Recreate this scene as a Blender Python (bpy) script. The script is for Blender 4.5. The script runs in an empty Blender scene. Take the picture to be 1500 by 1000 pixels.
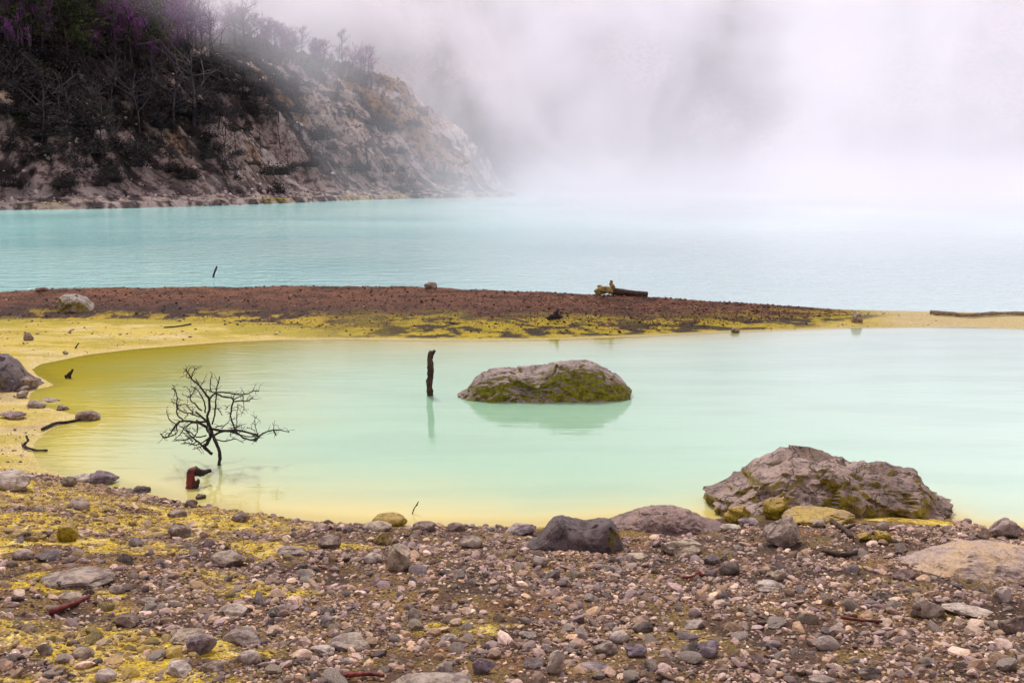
import bpy, bmesh, math, random
import numpy as np
from mathutils import Vector

random.seed(7)
RNG = np.random.default_rng(11)
scene = bpy.context.scene
COL = scene.collection
R = math.radians

# ------------------------------------------------------------------ camera
F = 1458.0                      # focal length in photo pixels (35 mm on 36 mm, 1500 px wide)
CAM = np.array([0.0, 0.0, 3.0])
PITCH = math.atan(238 / F)      # horizon at photo row 262
FW = np.array([0, math.cos(PITCH), -math.sin(PITCH)])
UP = np.array([0, math.sin(PITCH), math.cos(PITCH)])
RT = np.array([1.0, 0, 0])


def ray(px, py):
    return FW + (px - 750) / F * RT - (py - 500) / F * UP


def at(px, py, z=0.0):
    d = ray(px, py)
    return CAM + d * ((z - CAM[2]) / d[2])


def at_y(px, py, y):
    d = ray(px, py)
    return CAM + d * (y / d[1])


def to_px(P):
    q = P - CAM
    zf = q @ FW
    return 750 + F * (q @ RT) / zf, 500 - F * (q @ UP) / zf


def depth_of(p):
    return float(np.dot(np.asarray(p) - CAM, FW))


cam_d = bpy.data.cameras.new('camera')
cam_d.lens = 35
cam_d.sensor_width = 36
cam_d.clip_end = 3000
cam = bpy.data.objects.new('camera', cam_d)
cam.location = CAM
cam.rotation_euler = (math.pi / 2 - PITCH, 0, 0)
COL.objects.link(cam)
scene.camera = cam

# ------------------------------------------------------------------ noise
_perm = np.random.default_rng(3).permutation(4096).astype(np.int64)
_grad = np.random.default_rng(4).normal(size=(4096, 3))
_grad /= np.linalg.norm(_grad, axis=1)[:, None]


def perlin(p, seed=0):
    p = np.asarray(p, float)
    i = np.floor(p).astype(np.int64)
    f = p - i
    u = f * f * f * (f * (f * 6 - 15) + 10)
    out = 0
    for a in (0, 1):
        for b in (0, 1):
            for c in (0, 1):
                h = _perm[(_perm[(_perm[(i[:, 0] + a + seed * 37) & 4095] + i[:, 1] + b) & 4095] + i[:, 2] + c) & 4095]
                g = _grad[h]
                d = f - np.array([a, b, c])
                w = (u[:, 0] if a else 1 - u[:, 0]) * (u[:, 1] if b else 1 - u[:, 1]) * (u[:, 2] if c else 1 - u[:, 2])
                out = out + w * (g * d).sum(1)
    return out * 1.5


def fbm(p, octs=4, seed=0, gain=.5, lac=2.03):
    p = np.asarray(p, float)
    s, a = 0, 1.0
    for k in range(octs):
        s = s + a * perlin(p, seed + k)
        p = p * lac
        a *= gain
    return s


def ridged(p, octs=4, seed=0, gain=.5):
    p = np.asarray(p, float)
    s, a = 0, 1.0
    for k in range(octs):
        s = s + a * (1 - 2 * np.abs(perlin(p, seed + k)))
        p = p * 2.07
        a *= gain
    return s


def n2(x, y, sc, octs=4, seed=0, sx=1.0, gain=.5):
    return fbm(np.stack([x * sc * sx, y * sc, np.zeros_like(x) + seed * 3.7], 1), octs, seed, gain)


def sstep(a, b, x):
    t = np.clip((x - a) / (b - a), 0, 1)
    return t * t * (3 - 2 * t)


def mixc(c0, c1, t):
    return c0 + (np.asarray(c1) - c0) * np.asarray(t)[:, None]


# ------------------------------------------------------------------ mesh helpers
def tag(o, label=None, cat=None, group=None, kind=None):
    if label: o['label'] = label
    if cat: o['category'] = cat
    if group: o['group'] = group
    if kind: o['kind'] = kind
    return o


def mesh_np(name, v, f, smooth=True, cols=None, attrs=None):
    me = bpy.data.meshes.new(name)
    v = np.ascontiguousarray(v, np.float32)
    f = np.ascontiguousarray(f, np.int32)
    n, k = f.shape
    me.vertices.add(len(v))
    me.vertices.foreach_set('co', v.ravel())
    me.loops.add(n * k)
    me.loops.foreach_set('vertex_index', f.ravel())
    me.polygons.add(n)
    me.polygons.foreach_set('loop_start', np.arange(0, n * k, k, dtype=np.int32))
    me.polygons.foreach_set('use_smooth', np.full(n, smooth, bool) if isinstance(smooth, bool) else smooth)
    if cols is not None:
        a = me.attributes.new('Col', 'FLOAT_COLOR', 'POINT')
        c = np.ones((len(v), 4), np.float32)
        c[:, :3] = np.clip(cols, 0, 1)
        a.data.foreach_set('color', c.ravel())
    for nm, arr in (attrs or {}).items():
        a = me.attributes.new(nm, 'FLOAT', 'POINT')
        a.data.foreach_set('value', np.ascontiguousarray(arr, np.float32))
    me.update()
    me.validate()
    return me


def link(name, me, mat=None, parent=None, loc=None):
    o = bpy.data.objects.new(name, me)
    COL.objects.link(o)
    if mat is not None and me is not None and not me.materials:
        me.materials.append(mat)
    if parent is not None: o.parent = parent
    if loc is not None: o.location = loc
    return o


def empty(name, loc):
    o = bpy.data.objects.new(name, None)
    o.location = loc
    o.empty_display_size = .1
    COL.objects.link(o)
    return o


def grid_faces(nx, ny):
    i = np.arange(nx - 1)
    j = np.arange(ny - 1)
    I, J = np.meshgrid(i, j)
    a = (J * nx + I).ravel()
    return np.stack([a, a + 1, a + nx + 1, a + nx], 1)


def ico(sub):
    bm = bmesh.new()
    bmesh.ops.create_icosphere(bm, subdivisions=sub, radius=1)
    bm.verts.ensure_lookup_table()
    v = np.array([x.co[:] for x in bm.verts])
    f = np.array([[q.index for q in x.verts] for x in bm.faces])
    bm.free()
    return v / np.linalg.norm(v, axis=1)[:, None], f


ICO = {s: ico(s) for s in (1, 2, 3, 4, 5, 6)}


def tubes(chains, sides=6, rough=.12):
    """several tapered tubes (points, radii) as one vertex/face list"""
    V, Fc, off = [], [], 0
    for pts, rad in chains:
        pts = np.asarray(pts, float)
        rad = np.asarray(rad, float)
        n = len(pts)
        tan = np.gradient(pts, axis=0)
        tan /= np.linalg.norm(tan, axis=1)[:, None] + 1e-9
        ref = np.array([0.31, 0.77, 0.55])
        a = np.cross(tan, ref)
        a /= np.linalg.norm(a, axis=1)[:, None] + 1e-9
        b = np.cross(tan, a)
        th = np.linspace(0, 2 * np.pi, sides, endpoint=False)
        rr = rad[:, None] * (1 + rough * RNG.normal(size=(n, sides)))
        ring = pts[:, None, :] + rr[..., None] * (np.cos(th)[None, :, None] * a[:, None, :] + np.sin(th)[None, :, None] * b[:, None, :])
        V.append(ring.reshape(-1, 3))
        for i in range(n - 1):
            for s in range(sides):
                s2 = (s + 1) % sides
                Fc.append([off + i * sides + s, off + i * sides + s2, off + (i + 1) * sides + s2, off + (i + 1) * sides + s])
        V.append(pts[[0, -1]])
        c0, c1 = off + n * sides, off + n * sides + 1
        for s in range(sides):
            s2 = (s + 1) % sides
            Fc.append([off + s2, off + s, c0, c0])
            Fc.append([off + (n - 1) * sides + s, off + (n - 1) * sides + s2, c1, c1])
        off += n * sides + 2
    return np.concatenate(V), Fc


def mesh_list(name, V, Fc, smooth=True):
    me = bpy.data.meshes.new(name)
    me.from_pydata([tuple(x) for x in V], [], [f if f[2] != f[3] else f[:3] for f in Fc])
    me.polygons.foreach_set('use_smooth', [smooth] * len(me.polygons))
    me.update()
    return me


def spline(pts, n):
    """smooth resampling of a polyline"""
    pts = np.asarray(pts, float)
    if len(pts) < 3:
        t = np.linspace(0, 1, n)[:, None]
        return pts[0] * (1 - t) + pts[-1] * t
    P = np.vstack([2 * pts[0] - pts[1], pts, 2 * pts[-1] - pts[-2]])
    out = []
    for u in np.linspace(0, len(pts) - 1 - 1e-6, n):
        i = int(u)
        t = u - i
        p0, p1, p2, p3 = P[i], P[i + 1], P[i + 2], P[i + 3]
        out.append(.5 * (2 * p1 + (p2 - p0) * t + (2 * p0 - 5 * p1 + 4 * p2 - p3) * t * t + (3 * p1 - p0 - 3 * p2 + p3) * t ** 3))
    return np.array(out)


# ------------------------------------------------------------------ materials
class NT:
    def __init__(self, name):
        self.m = bpy.data.materials.new(name)
        self.m.use_nodes = True
        self.t = self.m.node_tree
        self.t.nodes.clear()
        self.out = self.t.nodes.new('ShaderNodeOutputMaterial')

    def n(self, typ, **kw):
        nd = self.t.nodes.new(typ)
        for k, v in kw.items():
            if k.startswith('i_'):
                nd.inputs[k[2:].replace('_', ' ')].default_value = v
            else:
                setattr(nd, k, v)
        return nd

    def l(self, a, b):
        self.t.links.new(a, b)

    def val(self, x, sock):
        if isinstance(x, (int, float)):
            sock.default_value = x
        elif isinstance(x, (tuple, list)):
            sock.default_value = tuple(x) + ((1,) if len(x) == 3 and len(sock.default_value) == 4 else ())
        else:
            self.l(x, sock)

    def math(self, op, a, b=0.0, clamp=False):
        nd = self.n('ShaderNodeMath', operation=op, use_clamp=clamp)
        self.val(a, nd.inputs[0])
        self.val(b, nd.inputs[1])
        return nd.outputs[0]

    def noise(self, vec, scale, detail=4, rough=.55, dist=0.0):
        nd = self.n('ShaderNodeTexNoise', i_Scale=scale, i_Detail=detail, i_Roughness=rough, i_Distortion=dist)
        self.l(vec, nd.inputs['Vector'])
        return nd.outputs['Fac']

    def remap(self, x, a, b, c=0.0, d=1.0, smooth=True):
        nd = self.n('ShaderNodeMapRange', interpolation_type='SMOOTHSTEP' if smooth else 'LINEAR')
        self.val(x, nd.inputs[0])
        for i, v in enumerate((a, b, c, d)): self.val(v, nd.inputs[1 + i])
        return nd.outputs[0]

    def mix(self, fac, a, b, mode='MIX'):
        nd = self.n('ShaderNodeMix', data_type='RGBA', blend_type=mode)
        self.val(fac, nd.inputs['Factor'])
        self.val(a, nd.inputs[6])
        self.val(b, nd.inputs[7])
        return nd.outputs[2]

    def coord(self, which='Object'):
        return self.n('ShaderNodeTexCoord').outputs[which]

    def scaled(self, vec, s):
        nd = self.n('ShaderNodeMapping')
        nd.inputs['Scale'].default_value = s
        self.l(vec, nd.inputs['Vector'])
        return nd.outputs[0]

    def bump(self, h, strength, dist, normal=None):
        nd = self.n('ShaderNodeBump', i_Strength=strength, i_Distance=dist)
        self.l(h, nd.inputs['Height'])
        if normal is not None: self.l(normal, nd.inputs['Normal'])
        return nd.outputs[0]

    def principled(self, col, rough=.8, normal=None, spec=.3, ior=None):
        p = self.n('ShaderNodeBsdfPrincipled')
        self.val(col, p.inputs['Base Color'])
        self.val(rough, p.inputs['Roughness'])
        p.inputs['Specular IOR Level'].default_value = spec
        if ior: p.inputs['IOR'].default_value = ior
        if normal is not None: self.l(normal, p.inputs['Normal'])
        self.l(p.outputs[0], self.out.inputs['Surface'])
        return p


def mat_ground():
    m = NT('ground_mat')
    c = m.coord()
    a = m.n('ShaderNodeAttribute', attribute_name='Col')
    gr = m.n('ShaderNodeAttribute', attribute_name='grit').outputs['Fac']
    su = m.n('ShaderNodeAttribute', attribute_name='crust').outputs['Fac']
    f1 = m.noise(c, 9, 6, .7)
    f2 = m.noise(c, 55, 5, .75)
    v = m.n('ShaderNodeTexVoronoi', i_Scale=95)
    m.l(c, v.inputs['Vector'])
    v2 = m.n('ShaderNodeTexVoronoi', i_Scale=38)
    m.l(c, v2.inputs['Vector'])
    sp = m.n('ShaderNodeSeparateColor')
    m.l(v.outputs['Color'], sp.inputs[0])
    col = m.mix(m.remap(f2, .35, .65), a.outputs['Color'], (.5, .45, .42), 'MULTIPLY')
    col = m.mix(m.remap(f1, .45, .75, 0, .5), col, (.62, .55, .5), 'MULTIPLY')
    # sulphur crust, gathered in the hollows between grains
    k = m.math('ADD', m.math('MULTIPLY', su, 1.0), m.math('MULTIPLY', m.math('SUBTRACT', m.noise(c, 16, 8, .75), .5), 1.9))
    k = m.remap(k, .36, .54)
    yc = m.mix(m.remap(m.noise(c, 24, 6, .75), .36, .62), (.70, .50, .035), (.34, .21, .025))
    yc = m.mix(m.remap(m.noise(c, 6, 5, .65), .48, .66), yc, (.70, .54, .20))
    col = m.mix(m.math('MULTIPLY', k, .92), col, yc)
    # grit: small grains of many tones
    grain = m.mix(m.remap(sp.outputs[0], .2, .9), (.4, .38, .36), (1.9, 1.95, 2.0))
    col = m.mix(m.math('MULTIPLY', m.math('MULTIPLY', gr, m.math('SUBTRACT', 1, m.math('MULTIPLY', k, .35))), m.remap(sp.outputs[1], .3, .6, 0, .9)), col, grain, 'MULTIPLY')
    h = m.math('ADD', f2, m.math('MULTIPLY', m.math('MULTIPLY', m.math('SUBTRACT', 1, v.outputs['Distance']), gr), .7))
    h = m.math('ADD', h, m.math('MULTIPLY', k, .35))
    m.principled(col, .85, m.bump(h, .9, .02), .25)
    return m.m


def mat_rock(name, base, alt, dark, moss=(.28, .23, .02), amount=0.0, side=True, scale=1.0, zmax=None, crack=.5, rough=.75):
    """rock: mottled base/alt, dark weathering stains, sulphur/algae film where the place keeps it wet"""
    m = NT(name)
    c = m.coord()
    f1 = m.noise(c, 2.2 * scale, 6, .62, .6)
    f2 = m.noise(c, 9 * scale, 8, .68, .3)
    f3 = m.noise(c, 45 * scale, 6, .7)
    col = m.mix(m.remap(f1, .38, .64), base, alt)
    col = m.mix(m.remap(f2, .50, .68, 0, .85), col, dark)
    col = m.mix(m.remap(f3, .38, .68, 0, .55), col, (.38, .36, .36), 'MULTIPLY')
    vor = m.n('ShaderNodeTexVoronoi', feature='DISTANCE_TO_EDGE', i_Scale=3.5 * scale)
    wv = m.n('ShaderNodeVectorMath', operation='ADD')
    m.l(c, wv.inputs[0])
    nz = m.n('ShaderNodeTexNoise', i_Scale=4 * scale, i_Detail=4)
    m.l(c, nz.inputs['Vector'])
    sc = m.n('ShaderNodeVectorMath', operation='SCALE')
    m.l(nz.outputs['Color'], sc.inputs[0])
    sc.inputs['Scale'].default_value = .5 / scale
    m.l(sc.outputs[0], wv.inputs[1])
    m.l(wv.outputs[0], vor.inputs['Vector'])
    edge = m.remap(vor.outputs['Distance'], 0, .05)
    col = m.mix(m.math('MULTIPLY', m.math('SUBTRACT', 1, edge), crack), col, dark)
    if amount > 0:
        g = m.n('ShaderNodeNewGeometry')
        sx = m.n('ShaderNodeSeparateXYZ')
        m.l(g.outputs['Normal'], sx.inputs[0])
        facing = m.remap(sx.outputs['Z'], .35, .8, 1, 0) if side else m.remap(sx.outputs['Z'], -.2, .6)
        fm = m.remap(m.math('ADD', m.noise(m.scaled(c, (1, 1, .6)), 3.2 * scale, 6, .65), amount * .5 - .25), .42, .60)
        w = m.math('MULTIPLY', facing, fm)
        if zmax is not None:
            so = m.n('ShaderNodeSeparateXYZ')
            m.l(c, so.inputs[0])
            w = m.math('MULTIPLY', w, m.remap(so.outputs['Z'], zmax * .55, zmax, 1, 0))
        mc = m.mix(m.remap(m.noise(c, 14 * scale, 5, .7), .35, .65), moss, tuple(x * .35 for x in moss))
        col = m.mix(w, col, mc)
    h = m.math('ADD', m.math('MULTIPLY', f2, .7), m.math('MULTIPLY', f3, .35))
    h = m.math('ADD', h, m.math('MULTIPLY', edge, .25 * crack))
    nb = m.bump(h, .9, .06 / scale)
    m.principled(col, rough, nb, .35)
    return m.m


def mat_pebble():
    m = NT('pebble_mat')
    c = m.coord()
    a = m.n('ShaderNodeAttribute', attribute_name='Col')
    f = m.noise(c, 60, 5, .7)
    g = m.noise(c, 14, 4, .6)
    col = m.mix(m.remap(f, .35, .68, 0, .8), a.outputs['Color'], (.55, .52, .5), 'MULTIPLY')
    col = m.mix(m.remap(g, .4, .7, 0, .5), col, (.75, .62, .55), 'MULTIPLY')
    m.principled(col, .78, m.bump(f, .5, .006), .3)
    return m.m


def mat_stone():
    """loose stones: colour comes from the object's own colour setting"""
    m = NT('stone_mat')
    c = m.coord()
    oi = m.n('ShaderNodeObjectInfo')
    add = m.n('ShaderNodeVectorMath', operation='ADD')
    m.l(c, add.inputs[0])
    m.l(oi.outputs['Location'], add.inputs[1])
    v = add.outputs[0]
    f0 = m.noise(v, 3.0, 5, .6, .5)
    f = m.noise(v, 14, 8, .7)
    g = m.noise(v, 50, 4, .7)
    col = m.mix(m.remap(f0, .4, .66, 0, .75), oi.outputs['Color'], (.50, .40, .30), 'MIX')
    col = m.mix(m.remap(f, .42, .62, 0, .9), col, (.36, .31, .30), 'MULTIPLY')
    col = m.mix(m.remap(g, .4, .7, 0, .5), col, (.6, .6, .6), 'MULTIPLY')
    h = m.math('ADD', f, m.math('MULTIPLY', g, .4))
    m.principled(col, .78, m.bump(h, .8, .04), .3)
    return m.m


def mat_wood(name, c0, c1, rough=.8, scale=1.0):
    m = NT(name)
    c = m.coord()
    f = m.noise(c, 12 * scale, 6, .7, 1.0)
    f2 = m.noise(c, 60 * scale, 4, .7)
    col = m.mix(m.remap(f, .38, .62), c0, c1)
    col = m.mix(m.remap(f2, .4, .7, 0, .6), col, (.5, .5, .5), 'MULTIPLY')
    m.principled(col, rough, m.bump(m.math('ADD', f, f2), .7, .01 / scale), .25)
    return m.m


def mat_leaf(name, c0, c1):
    m = NT(name)
    c = m.coord()
    oi = m.n('ShaderNodeObjectInfo')
    f = m.noise(c, .8, 4, .7)
    col = m.mix(m.remap(m.math('ADD', f, m.math('MULTIPLY', m.math('SUBTRACT', oi.outputs['Random'], .5), .3)), .35, .65), c0, c1)
    m.principled(col, .9, None, .1)
    return m.m


def mat_water(name, pool):
    m = NT(name)
    c = m.coord()
    a = m.n('ShaderNodeAttribute', attribute_name='Col')
    if pool:
        w1 = m.noise(m.scaled(c, (.55, 2.6, 1)), 2.2, 3, .5, .4)
        w2 = m.noise(m.scaled(c, (.35, 2.2, 1)), 9, 3, .55)
        h = m.math('ADD', m.math('MULTIPLY', w1, 1.0), m.math('MULTIPLY', w2, .22))
        nb = m.bump(h, .055, .08)
        p = m.principled(a.outputs['Color'], .02, nb, .5, 1.42)
        al = m.n('ShaderNodeAttribute', attribute_name='alpha')
        m.l(al.outputs['Fac'], p.inputs['Alpha'])
    else:
        w1 = m.noise(m.scaled(c, (.5, 1.0, 1)), 1.6, 4, .62, .5)
        w2 = m.noise(m.scaled(c, (.4, 1.0, 1)), 6, 3, .6)
        h = m.math('ADD', w1, m.math('MULTIPLY', w2, .3))
        nb = m.bump(h, .75, .24)
        m.principled(a.outputs['Color'], .12, nb, .5, 1.33)
    return m.m


M_GROUND = mat_ground()
M_PEB = mat_pebble()
M_STONE = mat_stone()

# ------------------------------------------------------------------ lie of the land
def world_line(px, z=0.0):
    p = np.array([at(a, b, z) for a, b in px])
    o = np.argsort(p[:, 0])
    return p[o, 0], p[o, 1]


POOL_PX = [(48, 541), (62, 533), (130, 519), (200, 511), (330, 501), (400, 498), (500, 497), (600, 498), (700, 498.5), (800, 497.5),
           (900, 494), (1000, 489.5), (1100, 485), (1250, 480.5), (1400, 478.5), (1500, 482), (1900, 490),
           (2050, 640), (1900, 790), (1500, 777), (1412, 771), (1385, 758), (1300, 752), (1130, 752), (1055, 756), (1032, 765), (900, 763), (790, 769), (740, 769), (600, 769),
           (520, 766), (450, 761), (370, 753), (290, 738), (220, 722), (165, 711), (110, 702), (62, 684), (50, 665), (54, 648),
           (72, 630), (112, 615), (126, 611), (108, 606), (80, 599), (44, 590), (46, 576), (60, 569), (80, 564), (66, 555), (56, 549)]
POOL = np.array([at(a, b)[:2] for a, b in POOL_PX])


def sdf_poly(x, y, P):
    """signed distance, positive outside"""
    d2 = np.full(len(x), 1e18)
    ins = np.zeros(len(x), bool)
    n = len(P)
    for i in range(n):
        ax, ay = P[i]
        bx, by = P[(i + 1) % n]
        ex, ey = bx - ax, by - ay
        wx, wy = x - ax, y - ay
        t = np.clip((wx * ex + wy * ey) / (ex * ex + ey * ey), 0, 1)
        dx, dy = wx - ex * t, wy - ey * t
        d2 = np.minimum(d2, dx * dx + dy * dy)
        c = ((ay <= y) & (by > y)) | ((by <= y) & (ay > y))
        with np.errstate(divide='ignore', invalid='ignore'):
            xi = ax + (y - ay) / (by - ay if by != ay else 1e-9) * ex
        ins ^= c & (x < xi)
    d = np.sqrt(d2)
    return np.where(ins, -d, d)


NEAR_X, NEAR_Y = world_line([(-900, 640), (-300, 665), (0, 688), (80, 698), (165, 714), (290, 741), (450, 763), (600, 770), (740, 772),
                             (900, 770), (1025, 767), (1060, 757), (1130, 754), (1300, 754), (1385, 759), (1412, 772), (1500, 779), (1900, 792), (2400, 800)])
CREST_PX = [(-700, 436, .42), (-300, 431, .43), (0, 427, .45), (100, 423, .48), (300, 421, .5), (500, 419.5, .5), (600, 421, .5), (700, 425, .48), (850, 431, .44), (950, 435, .38),
            (1050, 443, .28), (1150, 449, .18), (1250, 456, .09), (1330, 459, .05), (1500, 463, .035), (2200, 468, .035)]
_c = np.array([list(at(a, b, z)) for a, b, z in CREST_PX])
CREST_X, CREST_Y, CREST_Z = _c[:, 0], _c[:, 1], _c[:, 2]
FOOT_X, FOOT_Y = world_line([(-700, 478), (0, 472), (200, 471), (350, 476), (500, 487), (700, 490), (900, 487), (1000, 482), (1150, 470), (1300, 462), (1500, 464.5), (2200, 470)], .05)


def ground_h(x, y, fine=True):
    x = np.asarray(x, float)
    y = np.asarray(y, float)
    d = sdf_poly(x, y, POOL)
    yc = np.interp(x, CREST_X, CREST_Y)
    zc = np.interp(x, CREST_X, CREST_Z)
    yf = np.minimum(np.interp(x, FOOT_X, FOOT_Y), yc - .2)
    ys = np.interp(x, NEAR_X, NEAR_Y)
    sand = np.minimum(.07, .045 * np.maximum(d, 0)) + .02 * np.clip(d, 0, 1)
    t = np.clip((y - yf) / (yc - yf), 0, 1)
    bar = zc * t ** .75
    g = np.maximum(0, ys - y)
    near = .15 * g + .03 * sstep(0, .4, g)
    near = np.where(near > 1.25, 1.25 + .15 * (near - 1.25), near)
    h = np.maximum(sand, bar) + near
    back = y - yc
    h = np.where(back > 0, zc - zc * sstep(0, 1.6, back) - .05 * np.clip(back, 0, 12) * (back > .3) * np.clip(back - .3, 0, 1), h)
    h = np.where(d < 0, np.maximum(-.45, .3 * d), h)
    if fine:
        far = sstep(40, 60, y)
        amp = np.where(g > 0, .035, .010) * (1 - far)
        amp = np.where(t > .05, .02 * np.clip(zc / .4, .15, 1), amp)
        amp = np.where(d < 0, .01, amp)
        h = h + amp * n2(x, y, 1.3, 5, 5, gain=.6) * np.clip(np.abs(d) * 4, .15, 1)
        h = h + .012 * sstep(0, .3, t) * (zc > .2) * n2(x, y, 9, 3, 8)
    return h


def at_ground(px, py):
    d = ray(px, py)
    ts = np.concatenate([np.arange(3, 12, .02), np.arange(12, 60, .04)])
    P = CAM + ts[:, None] * d
    h = np.maximum(ground_h(P[:, 0], P[:, 1]), -.01)
    k = np.argmax(P[:, 2] <= h)
    return P[k]


def steps(segs):
    out = [segs[0][0]]
    for a, b, s0, s1 in segs:
        s = s0
        k = 0
        while out[-1] < b - 1e-6:
            f = (out[-1] - a) / (b - a)
            out.append(min(b, out[-1] + s0 * (s1 / s0) ** f))
    return np.array(out)


gx_p = steps([(0, 5.5, .04, .04), (5.5, 14, .05, .08), (14, 60, .1, 4), (60, 420, 5, 40)])
gx = np.concatenate([-gx_p[::-1], gx_p[1:]])
gy = steps([(-8, 3, .5, .08), (3, 9.5, .035, .035), (9.5, 28, .05, .06), (28, 60, .1, 3), (60, 520, 4, 40)])
X, Y = np.meshgrid(gx, gy)
X, Y = X.ravel(), Y.ravel()
Z = ground_h(X, Y)
d = sdf_poly(X, Y, POOL)
yc = np.interp(X, CREST_X, CREST_Y)
zc = np.interp(X, CREST_X, CREST_Z)
yf = np.minimum(np.interp(X, FOOT_X, FOOT_Y), yc - .2)
ys = np.interp(X, NEAR_X, NEAR_Y)
t = (Y - yf) / (yc - yf)
g = ys - Y
C_SAND = np.array([.70, .55, .12]); C_CREAM = np.array([.76, .62, .27]); C_SULPH = np.array([.58, .43, .035]); C_OLIVE = np.array([.42, .35, .02])
C_BROWN = np.array([.25, .105, .052]); C_DARK = np.array([.045, .028, .022]); C_DIRT = np.array([.135, .075, .042]); C_YDIRT = np.array([.42, .28, .05])
nA = n2(X, Y, .6, 5, 20, .5)
nB = n2(X, Y, 2.4, 5, 24, .45, .6)
nC = n2(X, Y, 1.1, 5, 29, .7, .6)
nD = n2(X, Y, 5.5, 4, 33, .5, .6)
col = np.tile(C_SAND, (len(X), 1))
col = mixc(col, C_CREAM, sstep(-.1, .5, nC))
col = mixc(col, C_SULPH, sstep(-.05, .35, nA + .25 * nB) * .8)
nS = n2(X, Y, 2.2, 5, 37, .22, .6)
col = mixc(col, C_OLIVE * 1.15, sstep(.12, .32, nS) * .75)
col = mixc(col, np.array([.50, .36, .28]), sstep(.25, .45, nB) * (Y < 14.5) * .6)
leftsand = (1 - sstep(-6.0, -1.0, X))
nearfoot = sstep(-.55, .1, t) * (1 - sstep(.0, .35, t))
col = mixc(col, C_OLIVE, np.clip(sstep(.0, .28, nearfoot + .5 * nB - .35), 0, .85))
# evaporation rings parallel to the water line
ring = sstep(.35, .95, np.sin(d * 8.5 + 5 * nA + 2 * nB)) * sstep(.2, .5, d) * (1 - sstep(2.5, 4, d))
col = mixc(col, C_OLIVE * 1.3, ring * .45 * sstep(-.3, .2, nC))
# pale rim along the pool
rim = np.exp(-np.clip(d, 0, 9) / .22)
col = mixc(col, C_CREAM, rim * .9)
# the bar: reddish brown crest, dark wet band and yellow growth at its foot
onbar = sstep(-.02, .12, t + .10 * nB) * sstep(.04, .16, zc)
brown = mixc(np.tile(C_BROWN, (len(X), 1)), C_BROWN * .55, sstep(-.2, .5, nB))
brown = mixc(brown, C_DARK, (1 - sstep(.2, .7, t + .35 * nB)) * .85)
brown = mixc(brown, C_DARK, sstep(.1, .35, nD + .3 * nB) * .6)
col = mixc(col, brown, onbar)
grow = (1 - sstep(.12, .42, t - .12 * nA - .0 * X)) * sstep(.02, .2, nB + .4 * nD + .02)
grow = np.maximum(grow, sstep(3, 6, X) * (1 - sstep(.5, 1.0, t)) * sstep(.0, .25, nB + .3 * nD))
col = mixc(col, C_SULPH * 1.0, onbar * grow)
band = sstep(-.75, -.25, t) * (1 - sstep(.2, .5, t + .1 * nB)) * sstep(-4.5, -1.5, X) * (1 - sstep(7.5, 9, X)) * sstep(.08, .28, d)
col = col + (mixc(np.tile(np.array([.56, .43, .02]), (len(X), 1)), np.array([.27, .24, .015]), sstep(-.1, .3, nD + .4 * nB)) - col) * (band * .92)[:, None]
col = mixc(col, C_DARK, band * sstep(-.10, .10, nB + .5 * nD - .06) * .92)
# pale end of the bar
col = mixc(col, np.array([.76, .64, .33]), sstep(7.2, 8.8, X) * (Y > 12) * .85)
# foreground: pinkish brown grit with sulphur-yellow patches, most on the left
og = sstep(-.05, .22, g + .12 * nB)
dirt = mixc(np.tile(C_DIRT, (len(X), 1)), C_DIRT * .6, sstep(-.2, .4, nB))
yp = sstep(.05, .40, nC * .9 + .3 * nB + .70 * (1 - sstep(-3.4, .6, X)) - .46 + .30 * np.exp(-((g - .9) / .5) ** 2) * (X < 1.2) - .5 * sstep(-.2, .9, X) * sstep(.5, 1.0, g) + 1.0 * np.exp(-(((X - 3.0) / .7) ** 2 + ((g - .38) / .3) ** 2)))
dirt = mixc(dirt, np.array([.27, .14, .05]), sstep(.0, .4, n2(X, Y, 1.7, 4, 47)) * .7)
dirt = mixc(dirt, C_YDIRT * .9, np.clip(yp * 1.1, 0, .85))
dirt = mixc(dirt, np.array([.30, .20, .045]), sstep(.05, .4, n2(X, Y, 2.9, 4, 49)) * .55)
col = mixc(col, dirt, og)
col = mixc(col, np.array([.72, .58, .24]), (d < 0) * 1.0)
YPATCH = yp
me = mesh_np('ground', np.stack([X, Y, Z], 1), grid_faces(len(gx), len(gy)), True, col, {'grit': np.clip(.22 + og + .6 * onbar, 0, 1) * (d > 0), 'crust': og * np.clip(yp * (.75 + .5 * nD), 0, 1)})
tag(link('ground', me, M_GROUND), kind='structure')

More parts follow.
